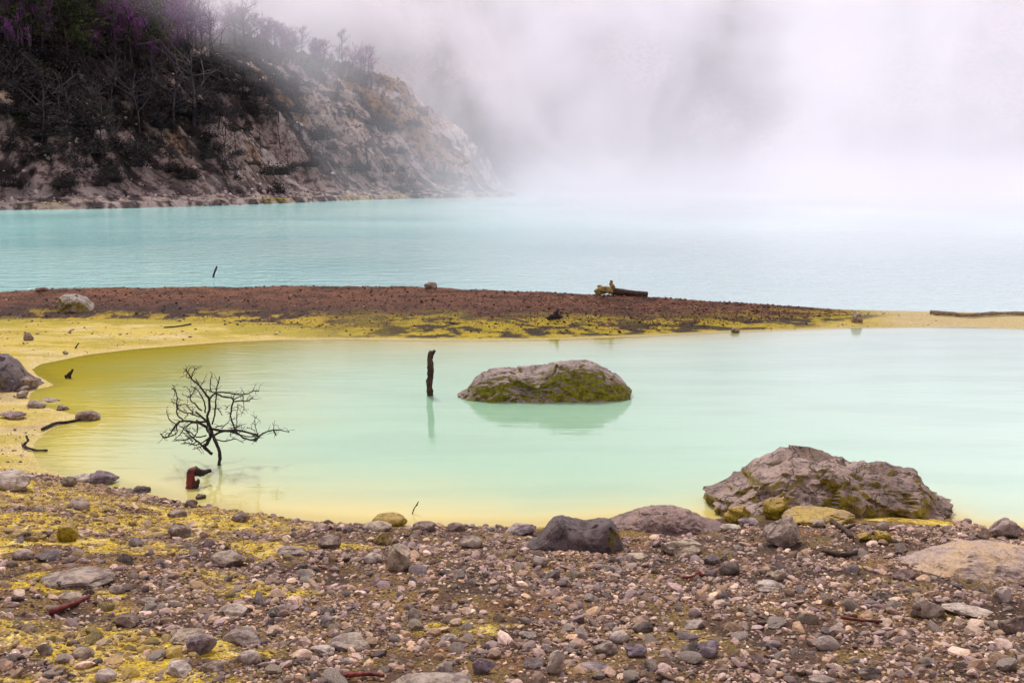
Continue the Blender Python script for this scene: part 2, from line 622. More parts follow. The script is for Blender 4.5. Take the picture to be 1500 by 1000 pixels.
# ------------------------------------------------------------------ water
def pool_mesh():
    x = np.arange(-8, 17.01, .09)
    y = np.arange(7, 24.01, .06)
    XX, YY = np.meshgrid(x, y)
    XX, YY = XX.ravel(), YY.ravel()
    dd = sdf_poly(XX, YY, POOL)
    keep = dd < .25
    f = grid_faces(len(x), len(y))
    f = f[keep[f].all(1)]
    used = np.unique(f)
    idx = -np.ones(len(XX), int)
    idx[used] = np.arange(len(used))
    XX, YY, dd = XX[used], YY[used], dd[used]
    q = np.clip(-dd, 0, 9)
    na = n2(XX, YY, .5, 4, 41, .5)
    nb = n2(XX, YY, 1.6, 4, 44, .25)
    deep = np.tile(np.array([.27, .46, .30]), (len(XX), 1))
    deep = mixc(deep, np.array([.43, .60, .51]), sstep(-1, 7, XX + .15 * (YY - 12)))  # paler to the right: whiteness of mirrored fog put into the colour
    deep = mixc(deep, deep * .93, sstep(-.3, .5, nb))
    c = deep
    # yellow, silty water: wide on the left, narrow along the near shore
    lx = 2.3 - 1.3 * sstep(-5.0, -2.0, XX) - .55 * sstep(-3, 1, XX)
    murk = np.exp(-np.clip(q * (1 + .35 * na + .25 * nb), 0, 9) / lx)
    left = 1 - sstep(-6.0, -1.6, XX + .5 * na + .12 * (YY - 12))
    w = np.clip(murk * 1.15, 0, 1)
    c = mixc(c, np.array([.50, .42, .06]), np.clip(np.maximum(w * left, left * .55), 0, .95))
    nearw = (1 - sstep(9.0, 11.5, YY))
    c = mixc(c, np.array([.60, .47, .13]), np.clip(w * (1 - left) * (.25 + .75 * nearw), 0, .92))
    c = mixc(c, np.array([.36, .30, .02]), np.clip(np.exp(-q / (.9 + .7 * (1 - sstep(-3, 1, XX)))) * sstep(13, 16, YY) * (1 - sstep(3, 8, XX)) , 0, .85))  # olive along the far edge, partly the bar's reflection painted in
    alpha = .8 + .2 * sstep(0, .30, q)
    me = mesh_np('pool', np.stack([XX, YY, np.zeros(len(XX))], 1), idx[f], True, c, {'alpha': alpha})
    tag(link('pool', me, mat_water('pool_water', True)), kind='structure')


pool_mesh()

lx_ = steps([(0, 60, .6, 1), (60, 420, 2, 30)])
lx_ = np.concatenate([-lx_[::-1], lx_[1:]])
ly_ = steps([(19, 60, .5, .8), (60, 520, 1, 20)])
XX, YY = np.meshgrid(lx_, ly_)
XX, YY = XX.ravel(), YY.ravel()
ycl = np.interp(XX, CREST_X, CREST_Y)
f = grid_faces(len(lx_), len(ly_))
f = f[(YY > ycl + .25)[f].all(1)]
c = np.tile(np.array([.33, .58, .54]), (len(XX), 1))
c = mixc(c, np.array([.25, .52, .50]), sstep(-.2, .5, n2(XX, YY, .09, 4, 51, .5)))
c = mixc(c, np.array([.58, .72, .72]), sstep(-4, 16, XX + 6 * n2(XX, YY, .05, 3, 55)) * .8)  # milky water made paler rightwards, white reflection worked into its colour
c = mixc(c, np.array([.50, .72, .66]), np.exp(-np.clip(YY - ycl, 0, 50) / 3) * .5)
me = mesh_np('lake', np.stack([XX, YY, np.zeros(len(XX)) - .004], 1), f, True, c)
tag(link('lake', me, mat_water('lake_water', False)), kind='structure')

# ------------------------------------------------------------------ rocks
def facet(p, ncell, k, seed, squash=(1, 1, 1)):
    """broken-stone relief: every cell a small tilted plane"""
    r = np.random.default_rng(seed)
    c = p[r.choice(len(p), ncell, replace=False)] * squash
    q = p * squash
    best = np.full(len(p), 1e9)
    bi = np.zeros(len(p), int)
    for i in range(ncell):
        dd = ((q - c[i]) ** 2).sum(1)
        m = dd < best
        best[m] = dd[m]
        bi[m] = i
    tilt = r.normal(size=(ncell, 3))
    off = r.normal(size=ncell) * .25
    rad = math.sqrt(1.0 / ncell)
    return k * (((q - c[bi]) * tilt[bi]).sum(1) + off[bi] * rad)


def rock_verts(sub, seed, cuts=10, cut=(.62, .95), rough=.10, fac=.12, cells=30, flat=1.0):
    r = np.random.default_rng(seed)
    v, f = ICO[sub]
    rad = np.ones(len(v))
    for _ in range(cuts):
        n = r.normal(size=3)
        n[2] *= flat
        n /= np.linalg.norm(n)
        o = r.uniform(*cut)
        dt = v @ n
        lim = np.where(dt > .05, o / np.maximum(dt, .05), 9)
        rad = np.minimum(rad, lim)
    p = v * rad[:, None]
    so = r.uniform(0, 50, 3)
    disp = rough * fbm(p * 1.7 + so, 4, seed % 50, .5)
    if fac: disp = disp + facet(p, cells, fac, seed + 5)
    p = p + v * disp[:, None]
    if sub >= 5: p = p + v * (.012 * ridged(p * 9 + so, 3, seed % 40))[:, None]
    return p, f


def outline_rock(name, px_outline, base, depth, mat, label, seed, sub=6, fac=.16, cells=45, fac2=.10, cells2=260, rough=.07, sink=.15, group=None, cat='boulder',
                 lean=0.0, ground=True, boxy=.8, crisp=.025):
    """boulder whose skyline follows px_outline (photo pixels, left foot to right foot); base = (px, py) of the foot it stands on"""
    b = at_ground(*base) if ground else at(base[0], base[1], 0)
    b = b + np.array([0, depth * .8, 0])
    D = depth_of(b)
    s = D / F
    pts = np.array([((x - base[0]) * s, (base[1] - y) * s / math.cos(PITCH)) for x, y in px_outline])
    # image rise of the body's far side: remove it so that the skyline comes out right
    w = pts[:, 0].max() - pts[:, 0].min()
    cx = (pts[:, 0].max() + pts[:, 0].min()) / 2
    pts[:, 0] -= cx
    rise = depth * .8 * math.tan(PITCH + math.atan((base[1] - 500) / F))
    pts[:, 1] = np.maximum(pts[:, 1] - rise * .9, .0) + sink
    ang = np.arctan2(pts[:, 1], pts[:, 0])
    rr = np.hypot(pts[:, 0], pts[:, 1])
    o = np.argsort(ang)
    ang, rr = ang[o], rr[o]
    ang = np.concatenate([[-np.pi], [-2.2], [-.9], ang, [np.pi]])
    rr = np.concatenate([[rr[-1]], [w * .25], [w * .25], rr, [rr[-1]]])
    o = np.argsort(ang)
    ang, rr = ang[o], rr[o]
    v, f = ICO[sub]
    phi = np.arctan2(v[:, 2], v[:, 0])
    Rr = np.interp(phi, ang, rr)
    sh = np.sign(v[:, 1]) * np.abs(v[:, 1]) ** boxy
    q = np.sqrt(np.maximum(0, 1 - np.abs(v[:, 1]) ** 2.6))
    sn = np.maximum(np.hypot(v[:, 0], v[:, 2]), 1e-6)
    p = np.stack([Rr * v[:, 0] / sn * q, depth * sh, Rr * v[:, 2] / sn * q], 1)
    sz = max(p[:, 2].max(), .05)
    r = np.random.default_rng(seed)
    so = r.uniform(0, 60, 3)
    un = p / np.array([w / 2, depth, sz])
    nrm = v * np.array([1 / w, 1 / (2 * depth), 1 / (2 * sz)])
    nrm /= np.linalg.norm(nrm, axis=1)[:, None]
    pm = p / sz
    disp = facet(pm, cells, fac, seed) + facet(pm, cells2, fac2, seed + 1) + rough * fbm(pm * 1.6 + so, 5, seed % 50)
    disp = disp + crisp * ridged(pm * 5 + so, 5, seed % 30, .6)
    if crisp > .03: disp = disp + facet(pm, 900, fac2 * .8, seed + 2)
    disp = np.clip(disp, -.35, .25)
    p = p + nrm * (disp * sz * .8)[:, None]
    p[:, 0] += lean * p[:, 2]
    p[:, 2] -= sink
    zb = b[2] if ground else 0
    o3 = np.array([b[0] + cx, b[1], zb])
    ox = np.array([q_[0] for q_ in px_outline], float)
    oy = np.array([q_[1] for q_ in px_outline], float)
    nbin = 26
    for it in range(4):
        vis = p[:, 2] > (.03 if ground else .0)
        px_, py_ = to_px(p + o3)
        lo, hi = px_[vis].min(), px_[vis].max()
        k = (ox.max() - ox.min()) / (hi - lo)
        if it == 0: p[:, 0] = p[:, 0] * k
        px_, py_ = to_px(p + o3)
        if it == 0: p[:, 0] += ((ox.max() + ox.min()) / 2 - (px_[vis].min() + px_[vis].max()) / 2) * D / F
        px_, py_ = to_px(p + o3)
        ed = np.linspace(ox.min(), ox.max(), nbin + 1)
        bi_ = np.clip(np.digitize(px_, ed) - 1, 0, nbin - 1)
        pyb = to_px(o3[None])[1][0]
        cur = np.array([py_[(bi_ == i) & vis].min() if ((bi_ == i) & vis).any() else pyb - 3 for i in range(nbin)])
        mid = (ed[1:] + ed[:-1]) / 2
        tgt = np.interp(mid, ox, oy)
        ratio = np.clip((pyb - tgt).clip(2) / (pyb - cur).clip(2), .7, 1.8)
        ratio = np.convolve(np.pad(ratio, 1, 'edge'), [.2, .6, .2], 'valid')
        rz = np.interp(px_, mid, ratio)
        p[:, 2] = np.where(p[:, 2] > 0, p[:, 2] * rz, p[:, 2])
    me = mesh_np(name, p, f, True)
    try: me.set_sharp_from_angle(angle=R(38))
    except Exception: pass
    ob = link(name, me, mat, None, (b[0] + cx, b[1], b[2] if ground else 0))
    return tag(ob, label, cat, group)


M_BIG = mat_rock('boulder_grey_mauve', (.43, .31, .255), (.23, .155, .12), (.04, .027, .022), amount=.6, side=True, scale=1.0, zmax=.5, moss=(.34, .26, .02), crack=.85)
M_POOLROCK = mat_rock('boulder_algae', (.42, .33, .28), (.24, .175, .145), (.06, .045, .045), amount=1.9, side=True, scale=1.1, moss=(.29, .25, .014))
M_DARKROCK = mat_rock('boulder_dark', (.16, .115, .11), (.10, .07, .068), (.03, .022, .022), amount=.25, scale=1.6)
M_ROUND = mat_rock('boulder_rose', (.34, .225, .18), (.22, .145, .125), (.085, .055, .048), scale=1.5, crack=.45)
M_SLAB = mat_rock('boulder_tan', (.56, .39, .23), (.44, .33, .28), (.20, .14, .12), scale=1.6, crack=.35, rough=.85)
M_LEFT = mat_rock('boulder_left', (.20, .15, .155), (.13, .10, .105), (.07, .05, .055), amount=.3, scale=1.4)
M_BARROCK = mat_rock('boulder_bar', (.40, .34, .29), (.30, .24, .21), (.10, .075, .06), amount=.7, scale=1.2, moss=(.25, .2, .02))
M_YEL = mat_rock('sulphur_rock', (.46, .32, .06), (.40, .27, .12), (.12, .085, .03), amount=.8, side=True, scale=3, moss=(.38, .27, .01))

outline_rock('boulder', [(1030, 752), (1034, 728), (1045, 708), (1062, 700), (1070, 690), (1098, 682), (1100, 670), (1130, 660), (1146, 652), (1185, 653), (1215, 662), (1245, 674),
                         (1275, 674), (1300, 676), (1325, 684), (1345, 685), (1358, 698), (1365, 715), (1370, 735), (1378, 752), (1384, 768)],
             (1215, 757), .58, M_BIG, 'huge craggy grey mauve boulder at the water edge, largest rock of the near shore', 101, cells=34, fac=.17, fac2=.19, cells2=240, rough=.09, crisp=.04)
outline_rock('boulder', [(670, 586), (676, 572), (686, 562), (698, 546), (715, 540), (740, 537), (765, 535), (795, 533), (815, 529), (835, 527), (860, 526), (874, 530),
                         (895, 541), (910, 550), (920, 560), (926, 570)],
             (797, 587), .42, M_POOLROCK, 'long flat topped boulder with green algae standing alone in the pool', 140, sink=.2, ground=False, fac=.10, fac2=.12, boxy=.5, crisp=.035)
outline_rock('boulder', [(780, 806), (786, 790), (797, 772), (806, 760), (820, 753), (835, 757), (860, 761), (880, 757), (897, 760), (908, 775), (911, 790)],
             (845, 806), .2, M_DARKROCK, 'dark blackish brown boulder in front of the smooth rounded rose boulder', 103, sub=5, cells2=200)
outline_rock('boulder', [(886, 772), (900, 757), (930, 744), (955, 739), (985, 739), (1010, 745), (1035, 758), (1054, 776)],
             (970, 782), .26, M_ROUND, 'smooth rounded rose brown boulder between dark boulder and huge craggy boulder', 104, sub=6, fac=.08, fac2=.07, rough=.08, crisp=.035)
outline_rock('boulder', [(1330, 850), (1345, 820), (1362, 803), (1395, 793), (1440, 790), (1480, 795), (1530, 805), (1580, 830), (1600, 850)],
             (1465, 850), .34, M_SLAB, 'broad smooth tan boulder half buried in gravel at the right', 105, sub=6, fac=.07, fac2=.06, rough=.08, sink=.25, crisp=.035)
outline_rock('boulder', [(-60, 575), (-50, 540), (-20, 520), (12, 517), (30, 528), (42, 545), (52, 558), (59, 570)],
             (0, 572), .5, M_LEFT, 'large purplish grey rock at the left edge of the sandy shore', 106, sub=6, fac=.18, fac2=.15)
outline_rock('boulder', [(83, 446), (85, 436), (94, 431), (112, 430), (128, 435), (138, 444), (146, 455)],
             (114, 457), .35, M_BARROCK, 'grey boulder with mossy left end resting on the brown gravel bar', 107, sub=5, fac=.12)


def hero(name, x0, y0, x1, y1, color, label, seed, mat=None, cuts=11, deep=.8, rough=.07, fac=.10, cells=24, sub=4, rot=0.0, cat='stone', group=None, sink=.12, water=False, cut=(.6, .92)):
    """stone filling the photo box (x0,y0)-(x1,y1), foot on y1"""
    px, py = (x0 + x1) / 2, y1 - (y1 - y0) * .12
    b = at(px, py, 0) if water else at_ground(px, py)
    s = depth_of(b) / F
    w, h = (x1 - x0) * s, (y1 - y0) * s * 1.02
    dep = math.atan(-ray(px, py)[2] / ray(px, py)[1])
    wd = max(w * deep, .03)
    hh = max((h - wd * math.sin(dep) * .55) / math.cos(dep), h * .35)
    p, f = rock_verts(sub, seed, cuts, cut, rough, fac, cells)
    ext = np.abs(p).max(0)
    # turn about z before fitting, then fit the box
    ca, sa = math.cos(rot), math.sin(rot)
    p = np.stack([p[:, 0] * ca - p[:, 1] * sa, p[:, 0] * sa + p[:, 1] * ca, p[:, 2]], 1)
    lo, hi = p.min(0), p.max(0)
    p = (p - (lo + hi) / 2) / (hi - lo)
    p = p * np.array([w, wd, hh * (1 + sink * 2)])
    p[:, 2] += hh * (1 + sink * 2) / 2 - hh * sink * 2
    me = mesh_np(name, p, f, True)
    try: me.set_sharp_from_angle(angle=R(35))
    except Exception: pass
    ob = link(name, me, mat or M_STONE, None, (b[0], b[1], b[2]))
    ob.color = (*color, 1)
    return tag(ob, label, cat, group)


GR = (.34, .265, .22); MAUVE = (.23, .175, .19); DK = (.11, .08, .07); TAN = (.46, .36, .25); PALE = (.54, .45, .38); YL = (.42, .31, .06); ROSE = (.36, .26, .23); BR = (.24, .165, .13)
HEROES = [
    # stones round the huge boulder
    (1060, 738, 1101, 766, YL, 'squat yellow stone at the left foot of the huge boulder', M_YEL),
    (1116, 727, 1158, 762, YL, 'dark yellow angular block leaning on the huge boulder', M_YEL),
    (1147, 737, 1251, 768, YL, 'long flat topped yellow slab lying before the huge boulder', M_YEL),
    (1118, 754, 1176, 803, GR, 'grey craggy stone standing below the long yellow slab', None),
    (1188, 760, 1208, 774, GR, 'small bluish grey stone under the end of the yellow slab', None),
    (1255, 778, 1278, 793, YL, 'small mossy block in the yellow patch under the huge boulder', M_YEL),
    (1280, 776, 1306, 795, YL, 'mossy stone beside a smaller mossy block in the yellow patch', M_YEL),
    (1284, 764, 1302, 779, DK, 'small round dark stone in the yellow patch under the huge boulder', None),
    (1080, 757, 1112, 768, MAUVE, 'thin dark mauve flake beside the squat yellow stone', None),
    (1054, 765, 1085, 777, PALE, 'pale rounded stone between rose boulder and squat yellow stone', None),
    (1444, 757, 1497, 789, ROSE, 'blocky rose brown boulder at the water edge on the far right', None),
    (1432, 774, 1451, 791, TAN, 'small tan stone tucked against the blocky rose boulder', None),
    (967, 785, 1029, 813, TAN, 'wedge shaped tan stone with dark side below the smooth rose boulder', None),
    (1053, 820, 1083, 843, DK, 'dark pointed stone on the gravel below the wedge shaped tan stone', None),
    (1126, 832, 1158, 852, TAN, 'tan knobbly stone just above the long flat pale tan one', None),
    (1105, 847, 1150, 866, PALE, 'long flat pale tan stone lying on the gravel', None),
    (1306, 832, 1345, 850, BR, 'brown flattish stone left of the half buried tan boulder', None),
    (1330, 868, 1382, 905, GR, 'greyish angular rock beside the pale flat rock on the right', None),
    (1378, 878, 1450, 898, PALE, 'pale flat rock in front of the half buried tan boulder', None),
    (1452, 857, 1480, 882, PALE, 'small pale cube like stone in front of the tan boulder', None),
    (1462, 895, 1515, 928, BR, 'dark sided brown rock cut by the right edge', None),
    (1193, 929, 1230, 954, GR, 'rounded speckled grey stone on gravel, lower right', None),
    (1182, 984, 1224, 1003, PALE, 'smooth pale grey stone at the bottom edge, lower right', None),
    (1256, 974, 1292, 993, DK, 'dark wedge stone near the bottom edge, lower right', None),
    (1019, 938, 1054, 964, MAUVE, 'dark mauve lump at the lower centre right', None),
    (1120, 936, 1146, 952, MAUVE, 'small dark mauve stone right of a larger mauve lump', None),
    (1000, 905, 1034, 922, MAUVE, 'low dark slate stone at the centre right of the gravel', None),
    (925, 908, 957, 927, DK, 'very dark rounded stone on the gravel below the dark boulder', None),
    # centre
    (567, 799, 602, 839, TAN, 'upright tan stone standing in gravel at the centre left', None),
    (544, 748, 597, 773, YL, 'low domed mossy stone at the water edge left of centre', M_YEL),
    (530, 760, 575, 778, TAN, 'tan angular stone in front of the domed mossy stone', None),
    (604, 762, 638, 780, BR, 'brown rounded stone at the water edge, centre', None),
    (655, 764, 682, 780, BR, 'small brown dome near the water edge, centre', None),
    (738, 765, 786, 787, MAUVE, 'mauve grey stone at the water edge left of the dark boulder', None),
    (673, 783, 707, 804, GR, 'rounded grey stone below the mauve grey water edge stone', None),
    (548, 778, 574, 800, YL, 'yellowish cube like stone above the upright tan stone', None),
    (532, 808, 561, 826, PALE, 'pale rounded stone left of the upright tan stone', None),
    (572, 977, 692, 1010, GR, 'big flat grey rock cut off by the bottom edge', None),
    (801, 952, 828, 987, PALE, 'upright pale tan stone near the bottom edge, centre', None),
    (692, 960, 727, 988, MAUVE, 'purple grey angular stone near the bottom edge, centre', None),
    (638, 965, 664, 988, PALE, 'pale upright stone right above the big flat grey rock', None),
    (870, 935, 906, 960, GR, 'blocky grey stone on the gravel, lower centre', None),
    (916, 941, 947, 963, MAUVE, 'purple stone to the right of a blocky grey stone', None),
    (645, 926, 670, 941, PALE, 'smooth pale oval stone, lower centre', None),
    (480, 924, 545, 952, GR, 'wide flat grey stone on gravel, lower left of centre', None),
    (893, 922, 921, 940, PALE, 'pale oval pebble above the purple stone, lower centre', None),
    (845, 966, 905, 981, MAUVE, 'flat slate purple stone near the bottom edge, right of the upright pale one', None),
    (780, 814, 806, 832, GR, 'flat blue grey flake in front of the dark boulder', None),
    (905, 805, 950, 818, TAN, 'long low tan slab on the gravel below the rose boulder', None),
    # left
    (85, 767, 114, 795, DK, 'dark round stone with a yellow mossy side on the left', M_YEL),
    (246, 763, 283, 789, BR, 'brown block split in two on the yellow strip', None),
    (307, 803, 361, 831, BR, 'angular grey brown stone on the upper left gravel', None),
    (404, 797, 450, 814, GR, 'flat grey stone in the upper left gravel near the yellow strip', None),
    (465, 783, 500, 804, BR, 'brown stone among gravel, left of the upright tan stone', None),
    (340, 750, 366, 765, BR, 'rough brown stone at the edge of the yellow shore strip', None),
    (96, 728, 136, 748, BR, 'rusty brown angular stone in the left gravel', None),
    (245, 745, 275, 758, BR, 'flat mossy brown stone behind the split brown block', None),
    (19, 802, 50, 820, ROSE, 'rounded rosy stone on yellow ground near the left edge', None),
    (10, 820, 26, 830, DK, 'small black stone below the rounded rosy stone', None),
    (64, 825, 168, 852, GR, 'long low grey slab sunk in yellow ground on the left', None),
    (86, 864, 120, 882, TAN, 'tan oval stone behind the red stick', None),
    (164, 895, 205, 917, BR, 'wedge shaped brown stone right of the red stick', None),
    (318, 881, 362, 903, PALE, 'pale triangular slab on the left gravel', None),
    (276, 926, 319, 958, MAUVE, 'purplish grey cube like boulder stone, lower left', None),
    (245, 918, 300, 938, TAN, 'light tan flat stone just behind the purplish cube stone', None),
    (325, 915, 385, 945, GR, 'flattened grey stone right of the purplish cube stone', None),
    (202, 872, 232, 884, BR, 'flat brown chip on gravel in the middle left', None),
    (160, 855, 184, 870, GR, 'grey egg shaped stone in the middle left gravel', None),
    (245, 876, 266, 890, PALE, 'small whitish angular stone in the middle left gravel', None),
    (105, 945, 140, 965, TAN, 'tan rounded stone on yellow soil, lower left', None),
    (55, 940, 78, 962, GR, 'grey upright stone on yellow soil, lower left', None),
    (240, 965, 280, 990, PALE, 'pale grey rough stone near the bottom edge, lower left', None),
    (140, 977, 172, 1000, PALE, 'whitish oval stone at the bottom edge, lower left', None),
    (350, 950, 382, 972, PALE, 'cream coloured oval stone, lower left of centre', None),
    (296, 965, 330, 985, BR, 'brown stone below the purplish cube stone', None),
    (455, 940, 492, 956, PALE, 'creamy flat chip beside the wide flat grey stone', None),
    # left shore
    (17, 551, 57, 571, BR, 'brown block at the foot of the large purplish grey rock', None),
    (0, 556, 20, 570, MAUVE, 'small mauve block at the left edge below the purplish grey rock', None),
    (20, 565, 42, 575, DK, 'flat dark stone on sand under the brown block', None),
    (25, 572, 42, 584, MAUVE, 'pointed mauve stone standing alone on the pale sand', None),
    (40, 586, 68, 598, GR, 'flat grey stone on the sandy point in the pool', None),
    (60, 581, 88, 590, PALE, 'flat pale stone at the tip of the sandy point', None),
    (84, 592, 102, 603, BR, 'small brown stone at the water line of the sandy point', None),
    (112, 600, 148, 618, BR, 'round brown boulder in the pool at the end of the driftwood stick', None),
    (0, 600, 40, 614, ROSE, 'low rosy slab sunk in the pale sand at the left edge', None),
    (130, 688, 174, 711, MAUVE, 'glossy dark slate rock at the pool corner on the left', None),
    (100, 692, 140, 707, PALE, 'white faced rock beside the dark slate rock at the pool corner', None),
    (88, 697, 112, 714, DK, 'black stone left of the white faced rock at the pool corner', None),
    (-30, 684, 50, 718, PALE, 'broad pale rosy rock at the left edge of the gravel', None),
    (195, 711, 220, 722, DK, 'dark flat stone in the shallows right of the pool corner', None),
    (286, 723, 302, 733, DK, 'little dark stone in the shallows under the red stump', None),
    (272, 730, 290, 743, MAUVE, 'grey pointed stone on the yellow rim below the red stump', None),
    # bar
    (621, 413, 641, 423, BR, 'square brown block on the skyline of the gravel bar', None),
    (1246, 459, 1263, 474, TAN, 'cube shaped tan stone at the pale end of the bar', None),
    (35, 487, 51, 500, BR, 'brown stone on the yellow sand flat at the left', None),
    (92, 514, 100, 520, DK, 'tiny dark pebble on the cream sand rim', None),
    (50, 420, 72, 427, ROSE, 'pinkish low rock on the left skyline of the bar', None),
    (1070, 480, 1084, 489, DK, 'dark stone at the water line under the right part of the bar', None),
]
for k, (x0, y0, x1, y1, cc, lab, mt) in enumerate(HEROES):
    flat_ = 'flat' in lab or 'slab' in lab or 'chip' in lab or 'flake' in lab
    rnd_ = 'round' in lab or 'oval' in lab or 'dome' in lab or 'egg' in lab
    big = (x1 - x0) > 45
    hero('stone', x0, y0, x1, y1, cc, lab, 300 + k * 7, mt, cuts=5 if rnd_ else 12, fac=.04 if rnd_ else .13, sub=5 if big else 4, rot=RNG.uniform(0, 6.28),
         cells=34 if big else 22, deep=.75, cut=(.75, .97) if rnd_ else (.5, .9))

# ------------------------------------------------------------------ loose stones and gravel
HB = [(h[0], h[1], h[2], h[3]) for h in HEROES] + [(1030, 650, 1400, 770), (780, 752, 912, 808), (886, 738, 1054, 785), (1350, 786, 1600, 838)]


def off_heroes(px, py, pad=3):
    ok = np.ones(len(px), bool)
    for a, b, c, e in HB:
        ok &= ~((px > a - pad) & (px < c + pad) & (py > b + (e - b) * .35) & (py < e + pad))
    return ok


def yellowness(x, y):
    xg = np.interp(x, NEAR_X, NEAR_Y) - y
    b = n2(x, y, 2.4, 5, 24, .45, .6)
    cN = n2(x, y, 1.1, 5, 29, .7, .6)
    return sstep(.05, .40, cN * .9 + .3 * b + .70 * (1 - sstep(-3.4, .6, x)) - .46 + .30 * np.exp(-((xg - .9) / .5) ** 2) * (x < 1.2)
                 - .5 * sstep(-.2, .9, x) * sstep(.5, 1.0, xg) + 1.0 * np.exp(-(((x - 3.0) / .7) ** 2 + ((xg - .38) / .3) ** 2)))


PAL = np.array([1.05, .92, .79]) * np.array([(.42, .34, .33), (.34, .27, .27), (.52, .44, .41), (.25, .20, .22), (.38, .28, .24), (.50, .39, .29), (.15, .115, .12), (.55, .46, .40), (.30, .22, .16), (.40, .30, .22), (.20, .15, .12)])


def scatter_gravel(name, n, rmin, rmax, alpha, region, sub, seed, yfac=1.1, dens=None, flat=(.45, .8), pal=PAL, palw=None, smooth=False, nt=22, darken=1.0):
    r = np.random.default_rng(seed)
    out_x, out_y = [], []
    while sum(map(len, out_x)) < n:
        m = n * 2
        x = r.uniform(region[0], region[1], m)
        y = r.uniform(region[2], region[3], m)
        keep = dens(x, y) > r.uniform(0, 1, m)
        # only where the picture can see it, with a margin for a step aside
        keep &= (np.abs(x) < (y + 1.2) * .60)
        out_x.append(x[keep])
        out_y.append(y[keep])
    x = np.concatenate(out_x)[:n]
    y = np.concatenate(out_y)[:n]
    z = ground_h(x, y)
    P = np.stack([x, y, z], 1)
    px, py = to_px(P)
    ok = off_heroes(px, py, 1)
    P = P[ok]
    n = len(P)
    u = r.uniform(0, 1, n)
    size = (rmin ** -alpha + u * (rmax ** -alpha - rmin ** -alpha)) ** (-1 / alpha)
    yl = yellowness(P[:, 0], P[:, 1])
    ci = pal[r.choice(len(pal), n, p=palw)]
    ci = ci * (r.uniform(.3, 1.0, n) ** 1.0 + .75 * r.uniform(0, 1, n) ** 4)[:, None] * darken * 1.12
    yy = (yl * r.uniform(0, 1, n) * yfac)
    ci = mixc(ci, np.array([.46, .33, .07]), np.clip(yy, 0, .8))
    V, Fc, Cc = [], [], []
    off = 0
    which = r.integers(0, nt, n)
    for k in range(nt):
        tv, tf = rock_verts(sub, seed * 100 + k, 11, (.45, .86), .05, 0, 0)
        idx = np.where(which == k)[0]
        if not len(idx): continue
        m = len(idx)
        s = np.stack([r.uniform(.8, 1.35, m), r.uniform(.7, 1.1, m), r.uniform(*flat, m)], 1) * size[idx][:, None]
        a = r.uniform(0, 6.283, m)
        ti = r.normal(0, .25, (m, 2))
        q = tv[None] * s[:, None, :]
        ca, sa = np.cos(a)[:, None], np.sin(a)[:, None]
        q = np.stack([q[..., 0] * ca - q[..., 1] * sa, q[..., 0] * sa + q[..., 1] * ca, q[..., 2] + q[..., 0] * ti[:, :1] + q[..., 1] * ti[:, 1:]], 2)
        q[..., 2] += s[:, 2:3] * .18
        q = q + P[idx][:, None, :]
        V.append(q.reshape(-1, 3))
        Fc.append((tf[None] + (off + np.arange(m)[:, None, None] * len(tv))).reshape(-1, 3))
        Cc.append(np.repeat(ci[idx], len(tv), 0))
        off += m * len(tv)
    me = mesh_np(name, np.concatenate(V), np.concatenate(Fc), smooth, np.concatenate(Cc))
    return link(name, me, M_PEB)


def dens_near(x, y):
    g_ = np.interp(x, NEAR_X, NEAR_Y) - y
    yl = yellowness(x, y)
    bare = sstep(-.1, .4, n2(x, y, 1.3, 4, 61, .6))
    return np.clip(sstep(-.03, .12, g_) * (1 - .35 * yl) * (1 - .7 * bare), 0, 1)


tag(scatter_gravel('gravel', 46000, .0085, .02, 1.6, (-6, 6, 3.2, 9.8), 1, 71, dens=dens_near), kind='stuff',
    label='fine pinkish grey gravel covering the near shore', cat='gravel')
tag(scatter_gravel('gravel', 13000, .016, .058, 2.1, (-6, 6, 3.2, 9.8), 2, 72, dens=dens_near), kind='stuff',
    label='coarse pinkish grey shingle covering the near shore', cat='gravel')


def dens_bar(x, y):
    yc_ = np.interp(x, CREST_X, CREST_Y)
    zc_ = np.interp(x, CREST_X, CREST_Z)
    yf_ = np.minimum(np.interp(x, FOOT_X, FOOT_Y), yc_ - .2)
    t_ = (y - yf_) / (yc_ - yf_)
    return sstep(-.05, .25, t_) * (1 - sstep(1.02, 1.25, t_)) * sstep(.05, .2, zc_) * (.3 + .7 * sstep(-2, 5, x))


PALB = np.array([1.25, .98, .82]) * np.array([(.16, .085, .06), (.11, .06, .045), (.22, .13, .09), (.045, .03, .025), (.05, .03, .028), (.32, .23, .18)])
tag(scatter_gravel('gravel', 16000, .010, .055, 2.2, (-15, 9, 17, 26), 1, 73, dens=dens_bar, pal=PALB, yfac=0), kind='stuff',
    label='reddish brown gravel covering the low bar beyond the pool', cat='gravel')

def dens_sand(x, y):
    dd_ = sdf_poly(x, y, POOL)
    yf_ = np.interp(x, FOOT_X, FOOT_Y)
    g_ = np.interp(x, NEAR_X, NEAR_Y) - y
    cl = sstep(.05, .4, n2(x, y, 1.2, 3, 64))
    return (dd_ > .1) * (y < yf_ + .3) * (g_ < 0) * (.08 + .9 * cl)


tag(scatter_gravel('gravel', 900, .010, .055, 1.8, (-13, 9, 9, 22), 1, 74, dens=dens_sand, pal=np.array([(.10, .07, .05), (.22, .16, .10), (.34, .25, .14), (.30, .22, .20)]), yfac=0), kind='stuff',
    label='sparse small dark stones strewn over the yellow sand round the pool', cat='gravel')

